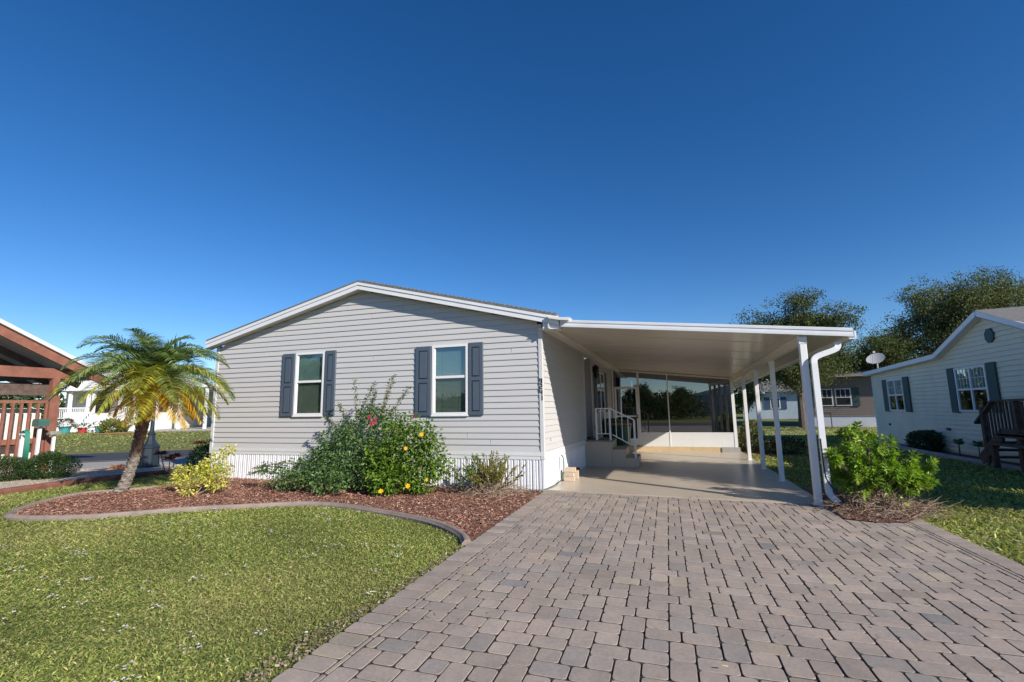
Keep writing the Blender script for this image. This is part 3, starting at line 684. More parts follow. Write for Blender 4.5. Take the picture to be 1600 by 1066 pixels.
# downspout in front of the first post
b = B(); ds = [(3.93,-.38,2.30),(3.93,-.385,2.235),(3.89,-.39,2.195),(3.70,-.41,2.13),(3.635,-.415,2.10),(3.605,-.42,2.06),(3.605,-.425,1.98),(3.605,-.43,.25),(3.63,-.45,.17),(3.70,-.50,.10)]
def ribbon(b, pts, w_, t):
    for i in range(len(pts)-1): b.obox(pts[i], pts[i+1], w_, t, up=(0,-1,0) if abs(pts[i][2]-pts[i+1][2]) > .02 else (0,0,1))
tubep = smooth_poly([(p[0], p[2]) for p in ds], 2)
ylk = lambda z: np.interp(z, [.1,.25,1.98,2.3], [-.50,-.43,-.425,-.38])
prof = []
pts = [Vector((x, float(ylk(z)), z)) for x, z in tubep]; vs = []; fs = []; n = len(pts)
for i, p in enumerate(pts):
    d = (pts[min(i+1, n-1)]-pts[max(i-1, 0)]).normalized(); s = Vector((0,1,0)).cross(d).normalized()
    for a_, c_ in ((-.038,-.028),(.038,-.028),(.038,.028),(-.038,.028)): vs.append(p+s*a_+Vector((0, c_, 0)))
for i in range(n-1):
    for k in range(4): j = (k+1) % 4; fs.append((i*4+k, i*4+j, i*4+4+j, i*4+4+k))
fs += [(3,2,1,0), tuple(range((n-1)*4, n*4))]; b.add(vs, fs)
b.box(3.56, 3.65, -.40, -.38, 1.75, 1.78); b.box(3.56, 3.65, -.40, -.38, .6, .63)
cpb(b, 'downspout', M['fascia'])
b = B(); b.tube([(3.57,-.47,.95),(3.575,-.475,.6),(3.585,-.48,.42),(3.64,-.50,.30),(3.70,-.53,.22),(3.76,-.56,.12)], .010, 6); cpb(b, 'drain_hose', M['black'])

chips('fallen_leaves', [(-.5,-7.8),(4.3,-7.8),(4.3,.3),(-.3,.3)], 170, .034, [(.22,.15,.09), (.32,.24,.14), (.14,.09,.06), (.20,.22,.08)], (.012, .035))
# ------------------------------------------------------------------ glazed porch at the back of the carport
YS = 7.6
por = empty('screened_porch', (1.6, YS, 0), 0, 'dark glazed porch with white frame and kick panels at the carport end', 'porch')
def pp(b, name, m, smooth=False, parent=por):
    b.v = [(x-1.6, y-YS, z) for x, y, z in b.v]; return b.build(name, m, parent, smooth)
xw = -.12; top = lambda x: cz(x, YS)-.005
b = B(); b.prism([(xw+.02,.032),(3.05,.032),(3.05,.175),(xw+.02,.175)], 'y', YS-.10, YS+.06); pp(b, 'painted_curb', M['tan'])
b = B(); b.prism([(3.052,.03),(3.55,.03),(3.55,.175),(3.052,.175)], 'y', YS-.13, YS+.06); pp(b, 'bare_concrete_curb', M['concrete'])
b = B(); b.box(.735, 1.585, YS-.02, YS+.02, .178, .585); b.box(1.61, 3.44, YS-.02, YS+.02, .178, .585); pp(b, 'kick_panel', M['white'])
for x, wd in ((xw+.02, .05), (.70, .06), (1.60, .035), (3.47, .085)):
    b = B(); b.prism([(x-wd/2,.176),(x+wd/2,.176),(x+wd/2,top(x+wd/2)),(x-wd/2,top(x-wd/2))], 'y', YS-.03, YS+.03); pp(b, 'mullion', M['purewhite'])
b = B(); b.prism([(xw,top(xw)-.05),(3.5,top(3.5)-.05),(3.5,top(3.5)),(xw,top(xw))], 'y', YS-.034, YS+.034); pp(b, 'top_rail', M['cream'])
b = B(); b.box(1.62, 3.42, YS-.025, YS+.025, .586, .612); b.box(.735, 1.58, YS-.025, YS+.025, .586, .612); pp(b, 'sill_rail', M['purewhite'])
d = B(); a0, a1 = xw+.07, .665
d.box(a0, a0+.055, YS-.026, YS+.014, .20, 2.07); d.box(a1-.05, a1, YS-.026, YS+.014, .20, 2.07); d.box(a0+.055, a1-.05, YS-.026, YS+.014, 2.0, 2.07)
d.box(a0+.055, a1-.05, YS-.026, YS+.014, .20, .42); d.box(a0+.055, a1-.05, YS-.028, YS+.014, 1.10, 1.15)
dr = pp(d, 'door', M['purewhite'])
g = B(); g.add([(a0+.05,YS-.004,.42),(a1-.05,YS-.004,.42),(a1-.05,YS-.004,2.0),(a0+.05,YS-.004,2.0)], [(0,1,2,3)]); pp(g, 'pane', M['vinylwin'], parent=dr)
hb2 = B(); hb2.box(a1-.045, a1-.015, YS-.06, YS-.027, 1.05, 1.17); pp(hb2, 'handle', M['black'], parent=dr)
for xa, xb, za in ((xw+.045, .67, 2.075), (.73, 1.582, .60), (1.618, 3.43, .60)):
    g = B(); g.add([(xa,YS+.002,za),(xb,YS+.002,za),(xb,YS+.002,top(xb)-.04),(xa,YS+.002,top(xa)-.04)], [(0,1,2,3)]); pp(g, 'pane', M['vinylwin'])
# right flank of the porch, floor and far wall so that the room is a real room
for y in (7.66, 9.0, 10.4, 11.8, 12.7):
    b = B(); b.box(3.45, 3.51, y-.03, y+.03, .17, cz(3.5, y)-.11); pp(b, 'mullion', M['purewhite'])
b = B(); b.box(3.46, 3.50, 7.7, 12.7, .17, .585); pp(b, 'kick_panel', M['white'])
g = B(); g.add([(3.48,7.7,.59),(3.48,12.7,.59),(3.48,12.7,2.15),(3.48,7.7,2.2)], [(0,1,2,3)]); pp(g, 'pane', M['vinylwin'])
b = B(); b.box(.2, 3.5, 12.72, 12.78, .03, 2.6); pp(b, 'far_wall', M['siding'])
# patio things inside, dimly seen
t = empty('round_patio_table', (2.75, 9.2, .034), 0, 'low terracotta coloured round table inside the dark porch', 'table')
b = B(); b.lathe([(.42,.44),(.45,.46),(.45,.48),(.43,.49)], (0,0), 20); b.build('table_top', M['terracotta'], t)
b = B(); b.lathe([(.24,.0),(.22,.03),(.10,.12),(.08,.44)], (0,0), 14); b.build('pedestal', M['terracotta'], t)

# ------------------------------------------------------------------ stoop, steps, railing
st = empty('entry_steps', (.05, 3.35, .032), 0, 'beige masonry stoop with two steps leading to the side door', 'steps')
def stp(b, name, m, parent=st): b.v = [(x-.05, y-3.35, z-.032) for x, y, z in b.v]; return b.build(name, m, parent)
b = B(); b.box(-.37, .27, 3.32, 4.40, .033, .615); stp(b, 'landing', M['stoop'])
b = B(); b.box(-.37, .29, 3.30, 4.42, .616, .645, .004); stp(b, 'landing_top', M['stoopedge'])
b = B(); b.box(.272, .57, 3.30, 4.40, .033, .44, .006); stp(b, 'step', M['stoop'])
b = B(); b.box(.572, .86, 3.30, 4.40, .033, .25, .006); stp(b, 'step', M['stoop'])
for nm, y, lab in (('front', 3.37, 'white metal handrail along the front of the beige steps'),):
    r = empty('handrail', (.25, y, .25), 0, lab, 'railing')
    def rp(b, name): b.v = [(x-.25, yy-y, z-.25) for x, yy, z in b.v]; return b.build(name, M['purewhite'], r)
    b = B(); b.obox((-.10, y, 1.395), (.26, y, 1.395), .028, .028); b.obox((.26, y, 1.395), (.80, y, 1.12), .028, .028); rp(b, 'top_rail')
    b = B(); b.obox((-.08, y, .80), (.24, y, .80), .02, .02); b.obox((.29, y, .78), (.76, y, .52), .02, .022); rp(b, 'bottom_rail')
    for x, z0, z1 in ((-.08 if nm == 'front' else -.3, .646, 1.38), (.24, .646, 1.38), (.80, .25, 1.12)):
        b = B(); b.box(x-.022, x+.022, y-.022, y+.022, z0, z1); rp(b, 'post')
    for x in (.03, .13):
        b = B(); b.box(x-.009, x+.009, y-.009, y+.009, .81, 1.38); rp(b, 'baluster')
    for x in (.38, .52, .66):
        b = B(); zt = 1.395-(x-.27)*.52; b.box(x-.009, x+.009, y-.009, y+.009, .78-(x-.29)*.55, zt); rp(b, 'baluster')
# wheeled bins behind the steps
def bin_(x, y, s, lab, lid):
    t = empty('waste_bin', (x, y, .033), R_(12), lab, 'bin', 'green waste bins behind the steps')
    b = B(); n = 4; w0, w1, h = .20*s, .235*s, .90*s
    b.lathe([(w0*1.25,.03),(w0*1.28,.10),(w1*1.28,h-.06),(w1*1.36,h-.05),(w1*1.36,h)], (0,0), 12, R_(15)); b.build('body', M['green'], t, True)
    b = B(); b.lathe([(w1*1.40,h+.002),(w1*1.42,h+.03),(w1*1.30,h+.05)], (0,0), 12, R_(15)); b.build('rim', M[lid], t)
    b = B(); b.lathe([(w1*1.28,h+.052),(w1*1.1,h+.10),(w1*.5,h+.13)], (0,0), 12, R_(15)); b.build('lid', M['green'], t, True)
    for s_ in (-1, 1):
        b = B(); b.tube([(s_*.16, .24, .10), (s_*.21, .24, .10)], .10, 14); b.build('wheel', M['tyre'], t)
bin_(.30, 4.95, 1.02, 'dark green waste bin with an orange rim behind the steps', 'orange')
bin_(.0, 5.9, 1.05, 'dark green waste bin standing nearest the porch door', 'green')
t = empty('planter_stand', (-.12, 3.85, .646), 0, 'small brown and cream stand on the stoop behind the handrail', 'stand')
b = B(); b.lathe([(.05,0),(.07,.05),(.045,.12),(.075,.2),(.06,.27),(.085,.30)], (0,0), 12); b.build('stem', mat('mottled brown ceramic', (.24,.13,.07), .5, .4, col2=(.6,.5,.36), c2scale=18, c2amt=1), t)
b = B(); b.lathe([(.10,.301),(.11,.32),(.09,.33)], (0,0), 12); b.build('top', M['cream'], t)
# loose blocks and splash stack at the wall
k = 0
for (x, y, z, lx, ly, rz, lab) in ((-.30,1.02,.032,.20,.13,.05,'beige concrete block at the bottom of the small stack by the skirting'),
                                   (-.31,1.03,.118,.20,.13,-.06,'beige concrete block in the middle of the small stack by the skirting'),
                                   (-.28,1.04,.204,.20,.13,.10,'beige concrete block on top of the small stack by the skirting'),
                                   (-.24,1.38,.032,.10,.22,.1,'single beige block standing behind the small stack by the skirting')):
    b = B(); hgt = .083 if z < .2 or True else .1
    if k == 3: hgt = .15
    b.box(-lx/2, lx/2, -ly/2, ly/2, 0, hgt, .006); o = b.build('concrete_block', M['brick']); o.location = (x, y, z+.001); o.rotation_euler.z = rz
    tag(o, lab, 'block', 'beige blocks by the skirting'); k += 1
b = B(); b.box(-.05, .05, -.11, .11, 0, .16, .006); o = b.build('red_brick', mat('dark red brick', (.12,.03,.025), .9, .2, vary=.3, vscale=30)); o.location = (-.30, 1.75, .033); tag(o, 'dark red brick standing on the slab behind the beige blocks', 'brick')
b = B(); b.tube([(-.42,.98,.50),(-.435,.97,.52),(-.40,.93,.50),(-.385,.92,.40),(-.385,.90,.2),(-.40,.8,.10),(-.44,.55,.05),(-.48,.2,.045),(-.54,-.06,.035),(-.8,-.12,.03),(-1.3,-.16,.03),(-1.6,-.3,.03)], .012, 8)
tag(b.build('garden_hose', M['hose'], smooth=True), 'green garden hose hanging from the skirting corner and trailing into the mulch', 'hose')

# ------------------------------------------------------------------ vegetation
G_DARK = [(.045,.085,.022), (.065,.115,.03), (.03,.06,.018), (.09,.14,.04), (.11,.10,.04)]
def flower_whorl(name, m, parent, p, r, petals=6, facing=(1,-.6,.5)):
    b = B(); f = Vector(facing).normalized(); x = f.orthogonal().normalized(); y = f.cross(x)
    for k in range(petals):
        t = 2*math.pi*k/petals; d = x*math.cos(t)+y*math.sin(t); s = f.cross(d); q = Vector(p)
        b.add([q, q+d*r*.6+s*r*.35+f*r*.15, q+d*r+f*r*.05, q+d*r*.6-s*r*.35+f*r*.15], [(0,1,2,3)])
    return b.build(name, m, parent, fix=False)
def shoots(root_pts, n, spread, len_, up, seg=4, wob=.25, drop=.0, arc=None):
    """random curved stems; returns list of polylines"""
    out = []
    for i in range(n):
        p = Vector(root_pts[i % len(root_pts)])+Vector((rnd.gauss(0, .04), rnd.gauss(0, .04), 0)); a = rnd.uniform(0, 2*math.pi)
        r = spread*math.sqrt(rnd.random()); d = Vector((math.cos(a)*r, math.sin(a)*r, up)).normalized(); L = len_*rnd.uniform(.65, 1.1); pl = [p.copy()]
        for k in range(seg):
            d = (d+Vector((rnd.gauss(0, wob), rnd.gauss(0, wob), rnd.gauss(0, wob*.5)-drop)).normalized()*.35*1).normalized(); p = p+d*L/seg; pl.append(p.copy())
        out.append(pl)
    return out
def twigs_obj(lines, r, m, parent, name='stems', n=5):
    b = B()
    for pl in lines: b.tube(pl, [r*(1-.7*i/(len(pl)-1)) for i in range(len(pl))], n)
    return b.build(name, m, parent)
def dome_points(n, c, rad, zmin=0, shell=.35, lumps=6, lump=.22, seed=1):
    """points in an uneven dome, denser towards its surface, grouped in clumps"""
    r_ = np.random.default_rng(seed); d = norm(r_.normal(0, 1, (n*3, 3))); rr = (1-shell*r_.random(n*3)**1.6)
    K = norm(r_.normal(0, 1, (lumps, 3))); bumpv = np.zeros(n*3)
    for k in K: bumpv += np.maximum(0, d@k)**8*lump
    bumpv -= lump*.5*np.maximum(0, np.sin(d[:, 0]*9+seed)*np.cos(d[:, 1]*8)*np.sin(d[:, 2]*7+1))
    P = d*(rr*(1+bumpv))[:, None]*np.array(rad)+np.array(c); ok = P[:, 2] > zmin
    return P[ok][:n], d[ok][:n]
def part_local(o, base):
    me = o.data; n = len(me.vertices); a = np.empty(n*3, np.float32); me.vertices.foreach_get('co', a); a = a.reshape(-1, 3)-np.array(base, np.float32); me.vertices.foreach_set('co', a.ravel()); me.update(); return o

# bougainvillea: sprawling dark green mass with long arching shoots
bg_base = (-3.95, -.62, .01)
bou = empty('bougainvillea', bg_base, 0, 'sprawling dark green bougainvillea with magenta bracts under the left window', 'shrub')
lp = []; ld = []
def clumps(lst, per, sc=.22):
    for (x, y, z, r) in lst:
        k = int(per*(r/.3)**2.2); v = rng.normal(0, 1, (k, 3)); v = norm(v)*(r*rng.random(k)**.45)[:, None]*np.array([1, .85, .85])
        P = v+np.array([x, y, z]); P[:, 2] = np.maximum(P[:, 2], .03+rng.random(k)*.1); lp.append(P); ld.append(norm(v)+rng.normal(0, .5, (k, 3))+np.array([.15,-.25,-.1]))
clumps([(-3.7,-.55,.55,.42),(-3.95,-.65,.95,.42),(-3.6,-.5,1.25,.30),(-4.3,-.7,.62,.42),(-4.7,-.8,.45,.36),(-5.05,-.85,.35,.30),(-5.35,-.95,.30,.24),(-4.55,-.6,.85,.30),(-4.05,-1.0,.40,.38),
        (-3.5,-.9,.35,.35),(-4.6,-1.1,.28,.28),(-5.0,-1.2,.22,.22),(-4.25,-.55,1.1,.25),(-3.85,-.45,1.42,.25),(-3.35,-.45,1.3,.24),(-3.3,-.35,1.05,.3),(-5.6,-1.1,.40,.14),(-4.1,-1.3,.22,.22),(-3.75,-1.35,.28,.20),(-3.3,-.7,.6,.35),(-4.85,-.5,.62,.22)], 520)
P = np.concatenate(lp); D = np.concatenate(ld); P[:, 1] = np.minimum(P[:, 1], -.09); n = len(P)
L = rng.uniform(.035, .062, n); cols = pick(n, [(.105,.20,.055), (.075,.15,.045), (.17,.26,.08), (.05,.10,.03), (.23,.25,.08)], [5, 4, 3, 2, .6], .18)
part_local(leaves('foliage', P, D, L, L*.68, cols, M['leaf'], bou, .12, .2), bg_base)
lines = []
for (x, z, ln, dx, dy) in ((-4.05,1.2,.85,.0,0),(-4.0,1.25,.80,.25,-.1),(-3.5,1.3,.85,.20,0),(-3.3,1.35,.65,.5,0),(-3.75,1.3,.6,.35,-.2),(-3.55,1.3,.75,.4,-.1),(-4.2,1.15,.5,-.5,-.1),(-4.45,1.0,.45,-.6,0),(-5.3,.38,.75,-1.4,-.1),(-5.5,.3,.6,-1.5,-.3),(-4.9,.45,.8,-1.3,-.3),(-4.4,.25,.6,-.7,-1.2),(-4.8,.2,.8,-1.2,-.9)):
    p = Vector((x, -.5 if z > .9 else -.9, z)); d = Vector((dx, dy, 1.0 if z > .9 else .35)).normalized(); pl = [p.copy()]
    for k in range(7): d = (d+Vector((rnd.gauss(0,.05), rnd.gauss(0,.04), -.07 if z < .9 else -.035))).normalized(); p = p+d*ln/7; p.y = min(p.y, -.12); p.z = max(p.z, .04); pl.append(p.copy())
    lines.append(pl)
lines += [[Vector(q)+Vector((rnd.gauss(0,.05),0,0)) for q in ((-3.9,-.6,.0),(x*.5-1.95,-.62,z*.5),(x,-.6,z))] for x, y, z, r in [(-3.7,-.55,.9,0),(-4.1,-.65,1.1,0),(-4.6,-.8,.5,0),(-3.5,-.5,1.2,0),(-4.3,-.8,.9,0)]]
part_local(twigs_obj(lines, .009, M['twig'], bou), bg_base)
P = []; D = []
for pl in lines[:13]:
    for k in range(150):
        t = rnd.random()**.8*(len(pl)-1.01); i = int(t); q = pl[i].lerp(pl[i+1], t-i); P.append(q); a = rnd.uniform(0, 6.28); D.append((math.cos(a), math.sin(a), rnd.uniform(-.5, .6)))
P = np.array([tuple(p) for p in P])+rng.normal(0, .018, (len(P), 3)); P[:, 1] = np.minimum(P[:, 1], -.06); n = len(P); L = rng.uniform(.028, .05, n)
part_local(leaves('shoot_leaves', P, np.array(D), L, L*.65, pick(n, [(.09,.15,.05), (.06,.11,.04), (.16,.17,.07), (.2,.12,.07)], [4, 4, 2, 1], .15), M['leaf'], bou, .12, .2), bg_base)
for (x, y, z) in ((-3.52,-.88,1.34),(-3.44,-.90,1.27),(-3.40,-.90,1.20),(-3.37,-.89,1.28),(-3.47,-.9,1.22),(-2.6,-.85,1.32)):
    for q in range(3):
        o = flower_whorl('bract', M['pinkflower'], bou, (x+rnd.gauss(0,.022), y, z+rnd.gauss(0,.022)), .022, 6, (rnd.uniform(-.3,.8), -1, rnd.uniform(0,.6))); part_local(o, bg_base)

# hibiscus: rounder, brighter, larger leaves, yellow flowers
hi_base = (-2.95, -.75, .01)
hib = empty('hibiscus_bush', hi_base, 0, 'bright green hibiscus bush with yellow flowers between the two front windows', 'shrub')
lp = []; ld = []
clumps([(-2.95,-.7,.55,.48),(-2.75,-.7,.85,.38),(-3.05,-.75,1.05,.26),(-2.45,-.65,.60,.36),(-2.6,-.8,.35,.36),(-3.2,-.95,.45,.36),(-2.95,-1.05,.32,.34),(-2.4,-.7,.95,.26),(-2.85,-.6,1.2,.22),(-2.25,-.6,.45,.26),(-3.3,-.9,.75,.25),(-2.6,-.6,1.1,.22),(-3.15,-1.05,.15,.25),(-2.45,-.85,.16,.24)], 330)
P = np.concatenate(lp); D = np.concatenate(ld)+np.array([.2,-.3,.45]); P[:, 1] = np.minimum(P[:, 1], -.10); n = len(P)
L = rng.uniform(.05, .095, n); cols = pick(n, [(.14,.25,.03), (.10,.19,.025), (.20,.32,.04), (.06,.12,.02), (.28,.34,.06)], [5, 4, 3, 2, .8], .15)
part_local(leaves('foliage', P, D, L, L*.58, cols, M['leaf'], hib, .15, .25), hi_base)
part_local(twigs_obj(shoots([(-2.95,-.75,0),(-2.7,-.72,0)], 12, .9, 1.0, 1.4), .011, M['twig'], hib), hi_base)
for (x, y, z, r) in ((-2.38,-1.02,1.02,.042),(-2.62,-1.12,.80,.036),(-2.55,-1.15,.20,.045),(-2.92,-1.36,.14,.042),(-2.30,-.98,.28,.03)):
    part_local(flower_whorl('flower', M['yellowflower'], hib, (x, y, z), r, 6, (.4,-1,.4)), hi_base)

# leggy shrub with dry stems at its foot
sb = (-1.38, -.50, .01)
leg = empty('leggy_shrub', sb, 0, 'thin yellowish green shrub with dry brown stems near the house corner', 'shrub')
ln1 = shoots([(-1.38+dx, -.5, 0) for dx in (-.28,-.15,0,.12,.25)], 85, 1.0, .72, 1.25, seg=4, wob=.3)
part_local(twigs_obj(ln1, .0045, M['twig'], leg, n=4), sb)
P = []; D = []
for pl in ln1:
    for k in range(60):
        t = 1.5+rnd.random()*(len(pl)-2.65); i = int(t); P.append(pl[i].lerp(pl[i+1], t-i)); dd = (pl[i+1]-pl[i]).normalized(); D.append(dd+Vector((rnd.gauss(0,.5), rnd.gauss(0,.5), rnd.gauss(0,.4))))
P = np.array([tuple(p) for p in P]); P[:, 1] = np.minimum(P[:, 1], -.06); D = np.array([tuple(p) for p in D]); n = len(P); L = rng.uniform(.03, .06, n)
lc = pick(n, [(.17,.19,.03), (.24,.20,.03), (.10,.14,.025), (.28,.17,.04)], [4, 3, 3, 1.2], .15); lefty = P[:, 0] < -1.55; lc[lefty] = pick(lefty.sum(), [(.08,.16,.025), (.13,.22,.03)], [1, 1], .1)
part_local(leaves('foliage', P, D, L, L*.38, lc, M['leaf'], leg, .12, .1), sb)
def dry_heap(base, n, rx, ry, h, parent, name='dead_branches', r=.0035):
    ls = []
    for i in range(n):
        a = rnd.uniform(0, 6.28); q = math.sqrt(rnd.random()); p = Vector((base[0]+rx*q*math.cos(a), base[1]+ry*q*math.sin(a), base[2]+rnd.uniform(.01, h*(1-q*.6)))); d = Vector((rnd.gauss(0,1), rnd.gauss(0,1), rnd.gauss(0,.35))).normalized(); pl = [p.copy()]
        for k in range(3): d = (d+Vector((rnd.gauss(0,.3), rnd.gauss(0,.3), rnd.gauss(0,.2)))).normalized(); p = p+d*rnd.uniform(.05,.11); p.z = max(p.z, base[2]+.01); pl.append(p.copy())
        ls.append(pl)
    return part_local(twigs_obj(ls, r, M['twig'], parent, name, 4), base)
dry_heap(sb, 420, .66, .42, .24, leg)

# vigorous shrub at the carport post
rb = (4.18, -.30, .03)
rsh = empty('glossy_shrub', rb, 0, 'bright glossy green shrub over dry twigs beside the front carport post', 'shrub')
tips = []
r2 = np.random.default_rng(5)
for (x, y, z, r, k) in ((4.1,-.35,.62,.42,60),(4.45,-.3,.55,.35,40),(3.85,-.45,.58,.28,30),(4.1,-.2,.88,.26,26),(3.98,-.2,1.0,.13,8),(4.7,-.3,.52,.22,16),(4.35,-.5,.45,.32,30),(3.72,-.55,.72,.12,8),(4.35,-.2,.85,.2,12),(3.95,-.6,.42,.25,18),(4.85,-.35,.60,.10,5),(4.6,-.45,.38,.22,14)):
    v = norm(r2.normal(0, 1, (k, 3)))*(r*r2.random(k)**.4)[:, None]; tips.append(np.concatenate([v+np.array([x, y, z]), norm(v)], 1))
tips = np.concatenate(tips); P = []; D = []; C_ = []
for t in tips:
    ax = Vector(t[3:6])+Vector((.15,-.15,.7)); ax.normalize(); x = ax.orthogonal().normalized(); y = ax.cross(x); off = rnd.uniform(0, 6.28); cb = rnd.choice(((.22,.36,.03),(.16,.29,.03),(.29,.42,.05),(.10,.19,.02)))
    for ring_, cnt in ((0,5),(1,7),(2,7)):
        for k in range(cnt):
            a = off+2*math.pi*k/cnt+ring_*.4; d = (x*math.cos(a)+y*math.sin(a))*(.55+.3*ring_)+ax*(.9-.35*ring_); P.append(Vector(t[:3])-ax*.03*ring_); D.append(d); C_.append([c*rnd.uniform(.8,1.15)*(1.05-.1*ring_) for c in cb])
P = np.array([tuple(p) for p in P]); D = np.array([tuple(p) for p in D]); n = len(P); L = rng.uniform(.055, .10, n)
part_local(leaves('foliage', P, D, L, L*.42, np.array(C_), M['leaf'], rsh, .18, .15), rb)
ls = [[Vector((4.18+rnd.gauss(0,.12), -.35+rnd.gauss(0,.1), .03)), Vector(((4.18+t[0])/2+rnd.gauss(0,.05), (t[1]-.3)/2, t[2]*.45+.05)), Vector(t[:3])] for t in tips[::2]]
part_local(twigs_obj(ls, .007, M['twig'], rsh), rb)
dry_heap((4.15,-.62,.03), 420, .62, .48, .30, rsh).location = (4.15-rb[0], -.62-rb[1], 0)
lawn_l = chips('leaf_litter', [(3.56,-1.18),(3.85,-1.28),(4.2,-1.2),(4.46,-.86),(4.9,-.2),(4.7,.5),(3.63,.6)], 3500, .036, [(.22,.15,.11), (.34,.26,.2), (.13,.08,.06), (.28,.10,.07)], (.015, .05))

# croton like variegated shrub by the palm
vb = (-6.45, -1.75, .01)
var = empty('variegated_shrub', vb, 0, 'small yellow and green variegated shrub between the palm and the house', 'shrub')
lp = []; ld = []
clumps([(-6.75,-1.75,.38,.20),(-6.2,-1.6,.55,.22),(-6.3,-1.7,.35,.22),(-6.1,-1.65,.30,.24),(-6.35,-1.95,.16,.17),(-6.15,-1.4,.74,.14),(-5.98,-1.6,.42,.16),(-6.5,-1.6,.45,.14),(-6.85,-1.75,.30,.12)], 640)
P = np.concatenate(lp); D = np.concatenate(ld)+np.array([0,-.2,.4]); n = len(P); L = rng.uniform(.04, .075, n)
part_local(leaves('foliage', P, D, L, L*.5, pick(n, [(.68,.62,.13), (.55,.54,.10), (.72,.66,.24), (.18,.26,.04), (.38,.42,.07)], [4, 3, 2, 2, 2], .12), M['leaf'], var, .15, .15), vb)
part_local(twigs_obj([[Vector((-6.45,-1.78,0)), Vector((-6.6,-1.76,.15)), Vector((-6.75,-1.75,.36))], [Vector((-6.42,-1.78,0)), Vector((-6.3,-1.7,.2)), Vector((-6.2,-1.6,.5))], [Vector((-6.4,-1.8,0)), Vector((-6.1,-1.65,.18)), Vector((-5.95,-1.6,.35))], [Vector((-6.4,-1.8,0)), Vector((-6.37,-1.93,.12))]], .012, M['twig'], var), vb)

# palm with a leaning trunk
pb = (-8.08, -1.88, 0)
palm = empty('palm_tree', pb, 0, 'small date palm with leaning shaggy trunk and yellowing lower fronds', 'tree')
axis = [Vector((-.10,-.03,-.03)), Vector((.02,.0,.12)), Vector((.13,.0,.35)), Vector((.24,-.01,.62)), Vector((.36,-.04,.92)), Vector((.48,-.08,1.22)), Vector((.58,-.11,1.55)), Vector((.66,-.13,1.85)), Vector((.70,-.14,2.12))]
def along(t):
    t = min(max(t, 0), .9999)*(len(axis)-1); i = int(t); return axis[i].lerp(axis[i+1], t-i)
b = B(); rr = [.135,.10,.085,.078,.08,.09,.10,.105,.08]
nn = 60; cols_l = [(.23,.20,.175) if i < 24 else (.17,.11,.085) for i in range(nn+1)]
vs = []; fs = []; cc = []
for i in range(nn+1):
    t = i/nn; p = along(t); r = float(np.interp(t*8, range(9), rr))*(1+.06*math.sin(i*2.4))
    for k in range(14): a = 2*math.pi*k/14; q = r*(1+.12*math.sin(a*4+i*1.7)+rnd.gauss(0,.02)); vs.append(p+Vector((math.cos(a)*q, math.sin(a)*q, 0)))
for i in range(nn):
    for k in range(14): j = (k+1) % 14; b.c.append(None)
b.c = []
for i in range(nn):
    b_f = [(i*14+k, i*14+(k+1) % 14, i*14+14+(k+1) % 14, i*14+14+k) for k in range(14)]; fs.append(b_f)
n0 = len(b.v); b.v.extend([tuple(v) for v in vs])
for i, fl in enumerate(fs):
    for f in fl: b.f.append(f); kq = rnd.uniform(.75,1.2); b.c.append(tuple(c*kq for c in cols_l[i])); b.mi.append(0)
